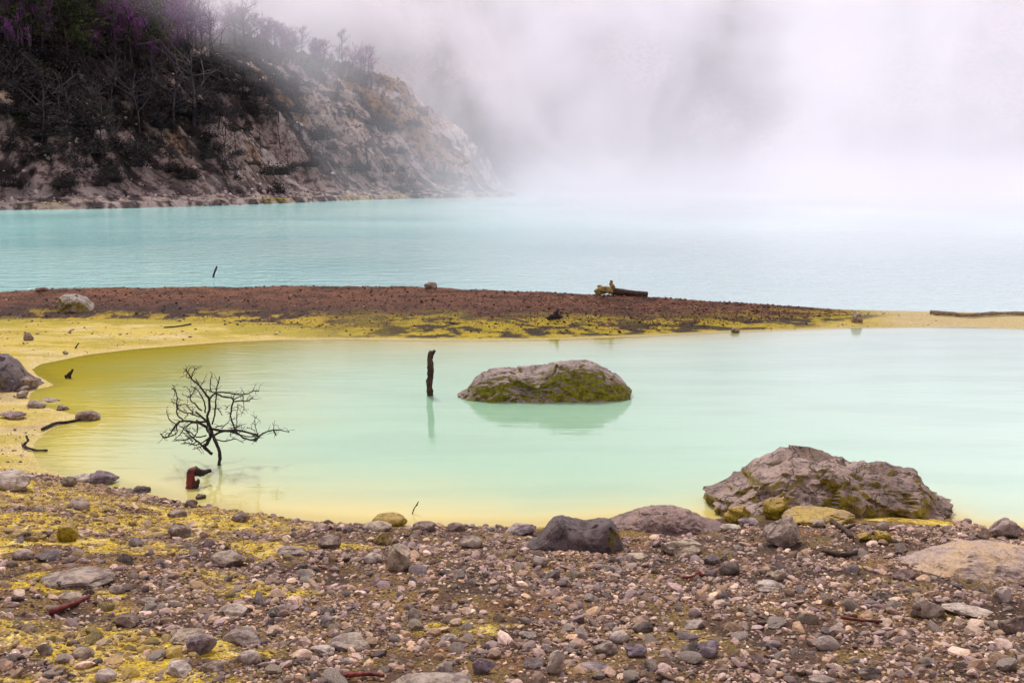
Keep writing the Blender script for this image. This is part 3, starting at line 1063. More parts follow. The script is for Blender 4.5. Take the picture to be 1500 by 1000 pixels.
# individually built loose stones
TPL = []
for k in range(18):
    p, f = rock_verts(3, 900 + k, 11, (.45, .86), .06, .08, 18)
    me = mesh_np('stone', p * np.array([1, .85, .62]), f, True)
    try: me.set_sharp_from_angle(angle=R(40))
    except Exception: pass
    me.materials.append(M_STONE)
    TPL.append(me)
KINDS = {'pale': (PALE, 'pale cream stone lying loose among the pinkish gravel', 'pale stones on the near shore'),
         'grey': (GR, 'medium grey stone lying loose among the pinkish gravel', 'grey stones on the near shore'),
         'dark': (DK, 'dark grey stone lying loose among the pinkish gravel', 'dark stones on the near shore'),
         'mauve': (MAUVE, 'purplish stone lying loose among the pinkish gravel', 'purplish stones on the near shore'),
         'tan': (TAN, 'tan stone lying loose among the pinkish gravel', 'tan stones on the near shore'),
         'yellow': (YL, 'yellow stained stone lying loose on the sulphur coloured ground', 'yellow stones on the near shore')}
made, tries = [], 0
protos = {}
while len(made) < 195 and tries < 6000:
    tries += 1
    px, py = RNG.uniform(5, 1495), 715 + 285 * RNG.uniform(0, 1) ** .8
    b = at_ground(px, py)
    g_ = np.interp(b[0], NEAR_X, NEAR_Y) - b[1]
    if g_ < .05 or not off_heroes(np.array([px]), np.array([py]), 8)[0]: continue
    s = .030 + .040 * RNG.uniform() ** 2.0
    s *= 1.0 + .25 * (py < 850) * RNG.uniform()
    if any((b[0] - q[0]) ** 2 + (b[1] - q[1]) ** 2 < (s + q[2]) ** 2 * 1.1 for q in made): continue
    made.append((b[0], b[1], s))
    yl = float(yellowness(np.array([b[0]]), np.array([b[1]]))[0])
    kk = 'yellow' if RNG.uniform() < yl * .35 else RNG.choice(['pale', 'grey', 'dark', 'mauve', 'tan'], p=[.24, .32, .13, .13, .18])
    cc, lab, grp = KINDS[kk]
    if kk not in protos:
        o = protos[kk] = link('stone', TPL[int(RNG.integers(18))])
    else:
        o = protos[kk].copy()
        o.data = TPL[int(RNG.integers(18))]
        COL.objects.link(o)
    o.location = (b[0], b[1], b[2] + s * .22)
    o.scale = (s * RNG.uniform(.9, 1.35), s, s * RNG.uniform(.8, 1.15))
    o.rotation_euler = (RNG.normal(0, .2), RNG.normal(0, .2), RNG.uniform(0, 6.28))
    v_ = RNG.uniform(.8, 1.2)
    o.color = (*[min(1, q * v_) for q in cc], 1)
    tag(o, lab, 'stone', grp)

# ------------------------------------------------------------------ dead wood
M_BLACKWOOD = mat_wood('dead_wood_dark', (.022, .016, .016), (.05, .035, .032))
M_BROWNWOOD = mat_wood('dead_wood_brown', (.10, .055, .035), (.035, .022, .018))
M_REDWOOD = mat_wood('wood_red', (.22, .035, .022), (.06, .016, .014), .5)
M_GREYWOOD = mat_wood('wood_grey', (.38, .29, .18), (.20, .14, .09))
M_ROOTWOOD = mat_wood('wood_root', (.40, .30, .10), (.16, .10, .03))

# dead bush standing in the pool
def bush():
    base = at(320, 681)
    Y0 = base[1]
    root = empty('dead_bush', (base[0], Y0, 0))
    tag(root, 'leafless black bush standing in the pool, branches spread low over the water', 'bush')
    BR_ = [([(481, 772), (484, 690), (462, 620), (440, 560), (425, 515), (390, 460), (350, 420), (318, 396)], 5.4, 2.6, 0),
           ([(376, 640), (408, 598), (417, 560), (398, 512), (370, 488), (318, 458)], 5.6, 3.6, .1),
           ([(425, 520), (400, 440), (415, 370), (411, 310), (385, 268), (345, 215), (290, 163), (265, 125), (245, 97)], 4.2, 1.4, -.15),
           ([(411, 312), (455, 268), (510, 290), (548, 295), (580, 312), (566, 375), (560, 430), (578, 478), (592, 512)], 2.4, 2.2, -.2),
           ([(432, 482), (455, 400), (460, 300), (466, 230), (484, 150)], 2.6, 1.4, .15),
           ([(455, 262), (540, 262), (620, 276), (690, 263), (720, 251), (756, 253)], 2.2, 1.3, .1),
           ([(580, 322), (640, 320), (686, 318), (716, 291)], 2.0, 1.4, -.2),
           ([(580, 312), (630, 286), (662, 268)], 1.8, 1.0, -.1),
           ([(458, 262), (425, 250), (420, 190), (431, 130)], 1.9, 1.1, .2),
           ([(425, 250), (375, 236)], 1.4, .9, .2),
           ([(395, 462), (330, 466), (260, 462), (215, 462), (180, 488), (150, 532), (125, 566), (100, 576), (70, 545)], 3.6, 1.5, -.25),
           ([(182, 488), (186, 540), (128, 573)], 2.0, 1.4, -.3),
           ([(232, 456), (190, 415), (186, 360), (188, 290), (175, 250), (152, 230)], 2.4, 1.4, .25),
           ([(182, 482), (135, 450), (112, 385)], 1.7, 1.0, -.1),
           ([(385, 402), (381, 340), (350, 270), (320, 235), (290, 222)], 2.2, 1.1, .2),
           ([(362, 388), (300, 330), (280, 300), (300, 258), (312, 235)], 2.1, 1.0, .3),
           ([(282, 300), (225, 273)], 1.3, .8, .3), ([(280, 290), (275, 252), (245, 217)], 1.4, .8, .35),
           ([(345, 430), (290, 410), (240, 400), (195, 375), (188, 345), (150, 325)], 2.0, 1.0, -.25),
           ([(198, 350), (245, 342), (275, 375), (302, 412)], 1.5, 1.1, -.15),
           ([(425, 515), (500, 526), (560, 530), (605, 540), (660, 580), (740, 598)], 4.0, 2.2, -.15),
           ([(440, 562), (500, 535), (590, 520), (680, 540), (750, 560), (745, 596)], 3.6, 2.4, .1),
           ([(700, 590), (745, 578), (800, 540), (860, 524), (910, 521), (972, 540)], 2.8, 1.2, .15),
           ([(862, 525), (865, 487)], 1.8, .9, .15), ([(860, 525), (880, 560)], 1.8, 1.0, .1),
           ([(752, 552), (735, 500), (730, 460), (742, 425)], 1.4, .8, .1), ([(735, 526), (674, 504)], 1.2, .8, .1),
           ([(602, 505), (606, 420), (612, 340)], 1.4, .9, 0), ([(592, 508), (625, 492), (660, 480)], 1.5, .9, 0),
           ([(376, 640), (330, 600), (290, 572), (245, 590), (170, 595)], 3.0, 1.3, -.2),
           ([(290, 572), (230, 510), (196, 488)], 1.9, 1.0, -.1), ([(332, 602), (268, 630)], 1.7, .9, -.3),
           ([(392, 560), (330, 572), (290, 545), (248, 515), (272, 488)], 2.0, 1.1, -.35),
           ([(325, 462), (332, 510), (320, 552), (288, 592)], 2.2, 1.2, -.2),
           ([(434, 690), (376, 640)], 4.0, 5.0, .1),
           ([(500, 512), (555, 455)], 1.4, .8, -.2), ([(458, 502), (508, 485)], 1.8, 1.0, -.2),
           ([(525, 380), (560, 345)], 1.1, .7, -.2), ([(502, 418), (490, 395), (465, 375), (430, 376)], 1.4, .9, .1),
           ([(650, 285), (656, 380)], 1.1, .7, 0), ([(612, 342), (656, 366)], 1.0, .7, 0),
           ([(290, 152), (306, 110), (338, 84)], 1.4, .8, -.1), ([(265, 125), (273, 95)], 1.1, .7, -.1), ([(285, 160), (250, 154)], 1.1, .7, -.1),
           ([(345, 215), (383, 182)], 1.3, .8, -.2), ([(345, 205), (310, 158)], 1.2, .7, 0),
           ([(300, 600), (250, 560), (240, 545)], 1.5, .9, .1), ([(560, 535), (640, 560), (720, 570), (760, 562)], 2.0, 1.2, -.3),
           ([(430, 560), (380, 600), (320, 625), (262, 612), (215, 618)], 2.4, 1.1, .25), ([(408, 600), (350, 640), (300, 655)], 2.0, 1.0, -.1),
           ([(445, 580), (520, 600), (590, 585), (650, 612)], 2.2, 1.0, .3), ([(300, 470), (240, 500), (215, 545), (160, 600)], 2.0, 1.0, .35),
           ([(240, 440), (262, 410), (238, 372)], 1.2, .7, 0), ([(296, 415), (296, 355)], 1.0, .6, 0)]
    pxs = depth_of(base) / F / 4.764
    for i, (pl, r0, r1, dz) in enumerate(BR_):
        n = len(pl)
        pts = []
        for j, (zx, zy) in enumerate(pl):
            px, py = 220 + zx / 4.764, 520 + zy / 4.764
            u = j / max(1, n - 1)
            yy = Y0 + (0 if i == 0 else dz * (.25 + u)) * 1.0 + .05 * math.sin(j * 2.1 + i)
            if i == 0 and j == 0: yy = Y0
            p = at_y(px, py, yy)
            pts.append(p - np.array(root.location))
        P = spline(pts, max(4, n * 3))
        P += RNG.normal(0, pxs * 1.7, P.shape) * (np.linspace(0, 1, len(P))[:, None] > .05)
        if i == 0:
            P = np.vstack([P[0] - np.array([0, 0, .25]), P])
        rad = np.linspace(r0, r1, len(P)) * pxs * 2.5
        chains = [(P, rad)]
        for _ in range(0 if i in (0, 1, 34) else 2 * n - 2):
            j = int(RNG.integers(len(P) // 3, len(P)))
            dr = RNG.normal(0, 1, 3) * np.array([1, .8, .9]) + np.array([0, 0, .35])
            L = RNG.uniform(22, 75) * pxs
            e_ = P[j] + dr / np.linalg.norm(dr) * L
            e_[2] = max(e_[2], .03)
            Q = spline([P[j], (P[j] + e_) / 2 + RNG.normal(0, L * .08, 3), e_], 5)
            chains.append((Q, np.linspace(max(.9, r1 * .7), .5, 5) * pxs * 2.0))
        V, Fc = tubes(chains, 6, .10)
        link('trunk' if i == 0 else 'branch', mesh_list('branch', V, Fc), M_BLACKWOOD, root)


bush()


def stick(name, pts_px, r0, r1, mat, label, cat, y=None, n=14, sides=8, side=None, ground=False, rough=.15, lift=0.0):
    """stick through photo points; lying on the ground (ground=True) or standing at distance y"""
    root = None
    P = []
    for p in pts_px:
        q = at_ground(p[0], p[1]) if ground else at_y(p[0], p[1], y + (p[2] if len(p) > 2 else 0))
        P.append(q + np.array([0, 0, lift]))
    P = spline(P, n)
    o = P[0].copy()
    s = depth_of(o) / F
    chains = [(P - o, np.linspace(r0, r1, n) * s)]
    for sp, a, b in (side or []):
        Q = [at_ground(p[0], p[1]) + np.array([0, 0, lift + (p[2] if len(p) > 2 else 0)]) if ground else at_y(p[0], p[1], y + (p[2] if len(p) > 2 else 0)) for p in sp]
        Q = spline(Q, 8)
        chains.append((Q - o, np.linspace(a, b, 8) * s))
    V, Fc = tubes(chains, sides, rough)
    ob = link(name, mesh_list(name, V, Fc), mat, None, o)
    return tag(ob, label, cat)


yp_ = at(631, 579)[1]
stick('wooden_post', [(630, 592), (630, 578), (629, 560), (631, 540), (630, 526), (632, 514)], 5.2, 4.2, M_BROWNWOOD, 'weathered brown post standing upright in the pool beside the mossy boulder', 'post', yp_, 20,
      side=[([(631, 524), (634, 517), (637, 513)], 3.0, 2.2)], rough=.16)
yl_ = at(313, 406)[1]
stick('dead_branch', [(312, 410), (313, 403), (316, 395), (318, 390)], 1.5, 1.2, M_BLACKWOOD, 'thin dark stick leaning out of the lake beyond the bar', 'stick', yl_)
stick('twig', [(603, 757), (606, 746), (611, 738), (613, 734)], 1.0, .7, M_BROWNWOOD, 'tiny bent twig poking from the shallows at the near shore', 'twig', at(605, 752)[1], side=[([(609, 741), (612, 739)], .8, .5)])
stick('driftwood', [(62, 632), (80, 624), (100, 621), (118, 618), (134, 612)], 2.2, 2.0, M_BLACKWOOD, 'long black driftwood stick lying at the waterline by the round brown boulder', 'stick', None, ground=True, lift=.03)
stick('driftwood', [(34, 656), (42, 660), (55, 663), (70, 663)], 2.2, 1.4, M_BLACKWOOD, 'short forked black stick on the yellow sand at the left', 'stick', None, ground=True, lift=.03,
      side=[([(36, 657, .02), (42, 655, .05), (40, 653, .09)], 2.0, 1.6)])
stick('snag', [(96, 552), (100, 549), (104, 545), (107, 541)], 2.6, 1.6, M_BLACKWOOD, 'small black snag sticking out of the yellow shallows at the left', 'snag', at(102, 554)[1], side=[([(103, 556), (102, 550), (104, 546)], 2.2, 2.0)])
stick('twig', [(110, 511), (113, 506), (116, 502)], 1.2, .8, M_BLACKWOOD, 'short dark twig standing on the cream sand rim', 'twig', at_ground(111, 510)[1])
stick('stick', [(76, 902), (95, 894), (112, 888), (131, 878)], 5.0, 3.2, M_REDWOOD, 'rusty red stick lying on the gravel at the left', 'stick', None, ground=True, lift=.025, side=[([(95, 894), (88, 890, .02)], 2.5, 1.5)])
stick('driftwood', [(1210, 762), (1222, 772), (1236, 780), (1248, 792)], 4.5, 3.0, M_BROWNWOOD, 'brown driftwood stick in the yellow patch below the huge boulder', 'stick', None, ground=True, lift=.03, side=[([(1236, 780), (1252, 779, .03)], 2.5, 1.8)])
stick('driftwood', [(1206, 812), (1225, 817), (1240, 818), (1256, 814)], 4.0, 3.5, M_BROWNWOOD, 'dark broken branch on the gravel left of the tan boulder', 'stick', None, ground=True, lift=.03)
stick('twig', [(1000, 852), (1014, 850), (1024, 843), (1030, 848)], 2.2, 1.5, M_REDWOOD, 'thin reddish twig on the gravel right of centre', 'twig', None, ground=True, lift=.03)
stick('stick', [(1232, 911), (1250, 914), (1270, 916), (1292, 917)], 2.8, 2.0, M_REDWOOD, 'thin straight reddish stick on the lower right gravel', 'stick', None, ground=True, lift=.03)
stick('stick', [(500, 998), (520, 996), (545, 995), (562, 998)], 4.0, 3.0, M_REDWOOD, 'orange red stick at the bottom edge beside the flat grey rock', 'stick', None, ground=True, lift=.03)
stick('driftwood', [(1362, 461), (1385, 463), (1420, 465), (1460, 463), (1530, 463)], 2.8, 2.6, M_GREYWOOD, 'long bleached branch lying across the pale end of the bar', 'branch', None, n=22, ground=True, lift=.06)
stick('driftwood', [(280, 476), (262, 479), (240, 481)], 1.2, .8, M_BLACKWOOD, 'thin straight twig on the yellow sand flat at the left', 'twig', None, ground=True, lift=.02)

# red stump in the shallows
def stump():
    b = at(282, 714)
    y = b[1]
    s = depth_of(b) / F
    o = np.array([b[0], y, 0])
    def W(l): return spline([at_y(p[0], p[1], y + p[2]) for p in l], 14) - o
    V, Fc = tubes([(W([(280, 722, 0), (281, 712, 0), (280, 702, 0), (279, 694, 0), (283, 689, .02), (288, 689, .05)]), np.array([9.5, 8.5, 7.5, 7, 6.8, 6.5, 6.2, 6.5, 6.2, 6, 6, 5.5, 5, 4]) * s)], 10, .10)
    root = link('stump', mesh_list('stump', V, Fc), M_REDWOOD, None, o)
    V, Fc = tubes([(W([(284, 689, .03), (292, 692, .06), (300, 691, .1), (309, 689, .16)]), np.linspace(7, 2.5, 14) * s)], 8, .15)
    link('root', mesh_list('root', V, Fc), M_BLACKWOOD, root)
    V, Fc = tubes([(W([(286, 712, -.02), (289, 706, -.04), (291, 702, -.05)]), np.linspace(5, 2, 14) * s)], 8, .15)
    link('root', mesh_list('root', V, Fc), M_BROWNWOOD, root)
    tag(root, 'bent wine red stump in the shallows below the leafless bush', 'stump')


stump()


def log():
    b = at_ground(910, 433)
    y = b[1]
    s = depth_of(b) / F
    o = b.copy()
    root = empty('fallen_log', o)
    tag(root, 'fallen log with a knotted root end lying on the crest of the gravel bar', 'log')
    def W(l, n=14): return spline([at_y(p[0], p[1], y + p[2]) for p in l], n) - o
    V, Fc = tubes([(W([(892, 425, 0), (912, 428, .05), (930, 430, .1), (948, 431, .15)]), np.linspace(5.2, 4.2, 14) * s)], 10, .06)
    link('trunk', mesh_list('trunk', V, Fc), M_BROWNWOOD, root)
    ch = [(W([(896, 426, 0), (886, 424, -.1), (878, 424, -.2), (872, 428, -.25)]), np.linspace(5, 2.6, 14) * s),
          (W([(898, 428, 0), (898, 420, 0), (895, 416, .02), (896, 411, .04)]), np.linspace(3.6, 2.0, 14) * s),
          (W([(888, 426, 0), (880, 429, .1), (873, 431, .2)]), np.linspace(3.5, 2, 14) * s),
          (W([(884, 424, 0), (879, 420, .1), (876, 419, .15)]), np.linspace(3.2, 1.6, 14) * s)]
    for c_ in ch:
        V, Fc = tubes([c_], 8, .2)
        link('root', mesh_list('root', V, Fc), M_ROOTWOOD, root)
    b = at_ground(814, 467)
    s = depth_of(b) / F
    V, Fc = tubes([(spline([at_y(p[0], p[1], b[1] + p[2]) for p in l], 8) - b, np.linspace(a, c, 8) * s) for l, a, c in
                   [([(813, 469, 0), (814, 462, 0), (816, 456, 0), (818, 452, .03)], 5, 1.5), ([(814, 464, 0), (806, 464, -.1), (803, 468, -.1)], 4, 2), ([(815, 463, 0), (822, 465, .1), (826, 468, .1)], 4, 1.5)]], 8, .2)
    tag(link('stump', mesh_list('stump', V, Fc), M_BLACKWOOD, None, b), 'small black rotten stump on the yellow foot of the gravel bar', 'stump')


log()

# ------------------------------------------------------------------ far hill on the left
SH_PX = [(-1300, 325), (-500, 314), (-150, 309.5), (0, 308), (100, 307), (200, 305), (280, 302.5), (350, 300.5), (430, 297.5), (500, 294.5), (560, 292.5), (610, 291), (650, 290.2), (690, 289.4), (725, 289)]
SH = [at(a, b)[:2] for a, b in SH_PX]
HP = np.array(SH + [np.array([.5, 176]), np.array([2, 215]), np.array([-6, 300]), np.array([-120, 420]), np.array([-260, 420]), np.array([-280, 90])])


def nearest_s(x, y, P):
    """distance along the shoreline of the nearest shoreline point"""
    d2 = np.full(len(x), 1e18)
    s = np.zeros(len(x))
    acc = 0.0
    for i in range(len(P) - 1):
        ax, ay = P[i]
        ex, ey = P[i + 1] - P[i]
        L = math.hypot(ex, ey)
        wx, wy = x - ax, y - ay
        t = np.clip((wx * ex + wy * ey) / (L * L), 0, 1)
        q = (wx - ex * t) ** 2 + (wy - ey * t) ** 2
        m = q < d2
        d2[m] = q[m]
        s[m] = acc + t[m] * L
        acc += L
    return s


hx = steps([(-170, -75, 3, .5), (-75, 14, .26, .26)])
hy = steps([(90, 170, .30, .36), (170, 330, .8, 8)])
XX, YY = np.meshgrid(hx, hy)
XX, YY = XX.ravel(), YY.ravel()


def hill_h(x, y):
    dd = -sdf_poly(x, y, HP)
    s = nearest_s(x, y, HP[:16])
    sh = s + .55 * np.clip(dd, 0, 40)
    wob = n2(x, y, .05, 4, 81) * 3
    e = np.clip(dd + wob * np.clip(dd / 8, 0, 1), 0, 200)
    bank = .6 * sstep(0, .6, dd) + .35 * sstep(2.4, 3.2, dd) + .03 * np.clip(dd, 0, 6)
    slope = np.where(e > 4.5, 1, 0) * 0 + .88 * np.clip(e - 4.0, 0, 19) + .28 * np.clip(e - 23, 0, 40)
    slope = slope - 2.2 * sstep(6, 26, e) * 0
    k = sstep(4.5, 12, e)
    gul = ridged(np.stack([sh * .085, dd * .018, np.zeros_like(x)], 1), 4, 90) * 1.9
    gul2 = fbm(np.stack([sh * .33, dd * .10, np.zeros_like(x) + 9], 1), 4, 95, .55) * 1.1
    crag = n2(x, y, .55, 4, 99, gain=.6) * .6 + .45 * ridged(np.stack([x * .45, y * .45, x * 0 + 3], 1), 4, 101, .6) - .3
    z = bank + slope + k * (gul + gul2 + crag) + (1 - k) * .14 * n2(x, y, .9, 4, 97) * sstep(.2, 1.5, dd)
    z = np.where(dd < 0, np.maximum(-1.2, .5 * dd), z)
    return z, dd, sh, gul, gul2


HZ, dd, shc, gul, gul2 = hill_h(XX, YY)
c1 = np.array([.47, .36, .31]); c2 = np.array([.36, .21, .10]); c3 = np.array([.62, .54, .50]); cv = np.array([.040, .030, .030]); cg = np.array([.06, .065, .02])
nb1 = n2(XX, YY, .07, 4, 110)
nb2 = n2(XX, YY, .35, 5, 113, gain=.65)
st = fbm(np.stack([shc * .26, dd * .05, np.zeros_like(XX)], 1), 5, 117, .65)
st2 = fbm(np.stack([shc * .42, dd * .09, np.zeros_like(XX) + 5], 1), 4, 127, .65)
col = np.tile(c1, (len(XX), 1))
col = mixc(col, c2, sstep(-.1, .4, nb1 + .4 * nb2 + .02 * (XX + 20)))
col = mixc(col, c3, sstep(.08, .4, st + .35 * nb2) * .85)
col = mixc(col, cv * 1.5, sstep(.12, .34, st2 + .3 * nb2) * .85)
veg = sstep(.0, .2, st * .6 + nb2 * .6 + .036 * (HZ - 13) - .030 * np.clip(XX + 34, -16, 40))
col = mixc(col, cv, veg * .93)
col = mixc(col, cg, veg * sstep(-38, -52, XX) * sstep(5, 11, HZ) * sstep(-.1, .4, nb1 + nb2) * .9)
bank = 1 - sstep(4, 7, dd)
col = mixc(col, np.array([.50, .41, .37]), bank * .8)
col = mixc(col, cv * 1.6, bank * sstep(.0, .2, nb2 + .2 * np.sin(dd * 2.2)) * .9)
col = mixc(col, np.array([.50, .40, .06]), np.exp(-((dd - 1.0) / .7) ** 2) * sstep(-.1, .4, n2(XX, YY, .10, 4, 119)) * .8)
def mat_hill():
    m = NT('hill_mat')
    c = m.coord()
    a = m.n('ShaderNodeAttribute', attribute_name='Col')
    f1 = m.noise(c, .9, 7, .72, .4)
    f2 = m.noise(c, 3.2, 5, .75)
    col = m.mix(m.remap(f1, .46, .60, 0, .92), a.outputs['Color'], (.22, .17, .17), 'MULTIPLY')
    col = m.mix(m.remap(m.math('MULTIPLY', f2, m.remap(f1, .6, .4, .8, 1.0)), .58, .70, 0, .8), col, (.68, .6, .57))
    m.principled(col, .95, m.bump(m.math('ADD', f1, m.math('MULTIPLY', f2, .4)), 1.0, 1.1), .1)
    return m.m


me = mesh_np('hill', np.stack([XX, YY, HZ], 1), grid_faces(len(hx), len(hy)), True, col)
tag(link('hill', me, mat_hill()), kind='structure')

# crater wall closing the lake behind the steam
wx = steps([(-160, 420, 4, 4)])
wy = steps([(205, 420, 2.5, 8)])
XX, YY = np.meshgrid(wx, wy)
XX, YY = XX.ravel(), YY.ravel()
e = YY - (228 - .0009 * (XX - 60) ** 2 + 8 * n2(XX, YY * 0, .02, 3, 130)) + 6 * n2(XX, YY, .03, 4, 131)
WZ = np.clip(e, -3, 200) * .75
WZ = np.where(WZ > 55, 55 + (WZ - 55) * .3, WZ) + sstep(0, 10, e) * (ridged(np.stack([XX * .05 + e * .02, e * .02, XX * 0], 1), 4, 133) * 3)
nb = n2(XX, YY, .03, 5, 135, gain=.6)
col = mixc(np.tile(np.array([.30, .24, .22]), (len(XX), 1)), np.array([.045, .04, .04]), sstep(-.25, .2, nb))
me = mesh_np('crater_wall', np.stack([XX, YY, WZ - .5], 1), grid_faces(len(wx), len(wy)), True, col)
tag(link('crater_wall', me, mat_hill()), 'dark crater wall closing the lake, barely showing through the steam', 'cliff', kind='structure')

# ------------------------------------------------------------------ hill vegetation
M_BARK = mat_wood('bark_dark', (.045, .032, .038), (.085, .06, .062), .9, .2)
M_TWIG = mat_leaf('twigs_purple', (.12, .035, .11), (.34, .09, .31))
M_FOLI = mat_leaf('foliage_dark_olive', (.022, .026, .012), (.06, .06, .02))
M_SHRUB = mat_leaf('shrub_dark', (.022, .018, .02), (.05, .042, .04))


def leaves(P, size, r, up=.0):
    n = len(P)
    a = r.normal(size=(n, 3)); a /= np.linalg.norm(a, axis=1)[:, None]
    b = np.cross(a, r.normal(size=(n, 3))); b /= np.linalg.norm(b, axis=1)[:, None]
    s = size * r.uniform(.5, 1.4, n)[:, None]
    V = np.stack([P - a * s, P + b * s * .55, P + a * s, P - b * s * .55], 1).reshape(-1, 3)
    return V, np.arange(4 * n).reshape(n, 4)


def tree_meshes(seed, kind):
    r = np.random.default_rng(seed)
    H = 1.0
    tr = spline([(0, 0, -.05), (r.normal(0, .03), r.normal(0, .03), .35), (r.normal(0, .05), r.normal(0, .05), .7), (r.normal(0, .06), r.normal(0, .06), .97)], 10)
    ch = [(tr, np.linspace(.022, .005, 10))]
    tips = []
    nb = 15 if kind != 'dead' else 10
    for i in range(nb):
        u = r.uniform(.25, .95)
        k = int(u * 9)
        a = r.uniform(0, 6.283)
        L = (.34 if kind == 'bare' else .30) * (1.15 - u) + .07
        if kind == 'dead': L *= 1.7
        d_ = np.array([math.cos(a), math.sin(a), r.uniform(.3, 1.1) if kind != 'olive' else r.uniform(-.1, .5)])
        p1 = tr[k] + d_ * L * .5 + r.normal(0, .02, 3)
        p2 = tr[k] + d_ * L + r.normal(0, .04, 3)
        q = spline([tr[k], p1, p2], 5)
        ch.append((q, np.linspace(.010, .003, 5)))
        tips.append(q[2:])
        for _ in range(3):
            j = r.integers(2, 5)
            e_ = q[j] + (d_ * .5 + r.normal(0, .6, 3)) * L * .5
            q2 = spline([q[j], (q[j] + e_) / 2 + r.normal(0, .012, 3), e_], 4)
            ch.append((q2, np.linspace(.005, .002, 4)))
            tips.append(q2)
    V, Fc = tubes(ch, 4, .1)
    tm = mesh_list('trunk', V, Fc)
    tips = np.concatenate(tips)
    n = {'bare': 420, 'olive': 1100, 'dead': 40}[kind]
    sp = {'bare': .045, 'olive': .05, 'dead': .03}[kind]
    P = tips[r.integers(0, len(tips), n)] + r.normal(0, sp, (n, 3)) * np.array([1, 1, .8])
    V, f = leaves(P, {'bare': .011, 'olive': .02, 'dead': .008}[kind], r)
    if kind == 'bare':
        # thin upright twigs
        m = 500
        B = tips[r.integers(0, len(tips), m)] + r.normal(0, .03, (m, 3))
        E = B + np.stack([r.normal(0, .02, m), r.normal(0, .02, m), r.uniform(.03, .11, m)], 1)
        sd = np.stack([np.cos(np.arange(m)), np.sin(np.arange(m)), np.zeros(m)], 1) * .0022
        V2 = np.stack([B - sd, B + sd, E + sd * .5, E - sd * .5], 1).reshape(-1, 3)
        f = np.concatenate([f, np.arange(4 * m).reshape(m, 4) + len(V)])
        V = np.concatenate([V, V2])
    cm = mesh_np('crown', V, f, False)
    return tm, cm


TREES = {k: [tree_meshes(500 + i * 3 + j * 50, k) for i in range(4)] for j, k in enumerate(('bare', 'olive', 'dead'))}
for k, m_ in (('bare', M_TWIG), ('olive', M_FOLI), ('dead', M_SHRUB)):
    for tm, cm in TREES[k]:
        tm.materials.append(M_BARK)
        cm.materials.append(m_)
_protos = {}


def plant_tree(kind, x, y, h, label, group, cat='tree'):
    z = float(hill_h(np.array([x]), np.array([y]))[0][0])
    tm, cm = TREES[kind][int(RNG.integers(4))]
    if kind not in _protos:
        r_ = empty('tree', (0, 0, 0))
        a_ = link('trunk', tm, None, r_)
        b_ = link('crown', cm, None, r_)
        _protos[kind] = (r_, a_, b_)
    else:
        r0, a0, b0 = _protos[kind]
        r_ = r0.copy(); COL.objects.link(r_)
        a_ = a0.copy(); a_.data = tm; a_.parent = r_; COL.objects.link(a_)
        b_ = b0.copy(); b_.data = cm; b_.parent = r_; COL.objects.link(b_)
    r_.location = (x, y, z - .1)
    r_.scale = (h * RNG.uniform(.8, 1.15), h * RNG.uniform(.8, 1.15), h)
    r_.rotation_euler = (RNG.normal(0, .05), RNG.normal(0, .05), RNG.uniform(0, 6.28))
    tag(r_, label, cat, group)
    return r_


_tt = np.concatenate([np.arange(100, 260, .5)])


def on_hill(px, py):
    d_ = ray(px, py)
    P = CAM + (_tt / d_[1])[:, None] * d_
    h = hill_h(P[:, 0], P[:, 1])[0]
    ok = P[:, 2] <= h
    return P[np.argmax(ok)] if ok.any() and h[np.argmax(ok)] > .3 else None


def crest_y(px):
    """photo row of the bare hill skyline at a column"""
    best = 400
    for py in np.arange(-60, 300, 6):
        if on_hill(px, py) is not None: return py
    return best


NB = NO = 0
for k in range(230):
    px = -40 + 590 * RNG.uniform() ** 1.35
    top = crest_y(px)
    py = top + RNG.uniform(1, 90 if px < 230 else 50 if px < 330 else 22)
    p = on_hill(px, py)
    if p is None: continue
    if px < 230 and RNG.uniform() < .5 + .3 * (px < 110):
        plant_tree('olive', p[0], p[1], RNG.uniform(5, 9.5), 'dark leafy tree in the wood on the left of the hill', 'dark leafy trees on the hill')
    else:
        plant_tree('bare', p[0], p[1], RNG.uniform(4.5, 9) * (1 if px < 360 else .55), 'bare purplish tree in the wood along the hill top', 'bare purplish trees on the hill')
for px, py, h, lab in [(285, 190, 10.5, 'gnarled black dead tree with spreading limbs in the middle of the hillside'),
                       (205, 200, 7, 'smaller leafless black tree left of the gnarled one on the hillside'),
                       (150, 235, 5, 'low leafless tree on the pale lower slope of the hill'),
                       (330, 235, 4, 'slanted leafless snag between the middle gullies of the hill'),
                       (255, 200, 8, 'leafless black tree just left of the tallest gnarled tree on the hillside'),
                       (60, 215, 6, 'leafless black tree on the lower left of the hill beside pale rubble'),
                       (20, 275, 3, 'tiny leafless tree by the lake shore at the left end of the hill')]:
    p = on_hill(px, py)
    if p is not None: plant_tree('dead', p[0], p[1], h, lab, None)

for k in range(70):
    px, py = (RNG.uniform(-30, 340), RNG.uniform(95, 205)) if k < 50 else (RNG.uniform(300, 560), RNG.uniform(120, 270))
    p = on_hill(px, py)
    if p is not None: plant_tree('dead', p[0], p[1], RNG.uniform(2.2, 5.0), 'leafless black scrub tree on the dark slope of the hill', 'leafless scrub on the hillside')

# dark shrubs on the slope
def shrub_mesh(seed):
    r = np.random.default_rng(seed)
    n = 1500
    cen = np.stack([r.normal(0, .95, 9), r.normal(0, .6, 9), np.abs(r.normal(.3, .3, 9))], 1)
    P = cen[r.integers(0, 9, n)] + r.normal(0, .26, (n, 3))
    P[:, 2] = np.abs(P[:, 2])
    V, f = leaves(P, .085, r)
    return mesh_np('shrub', V, f, False)


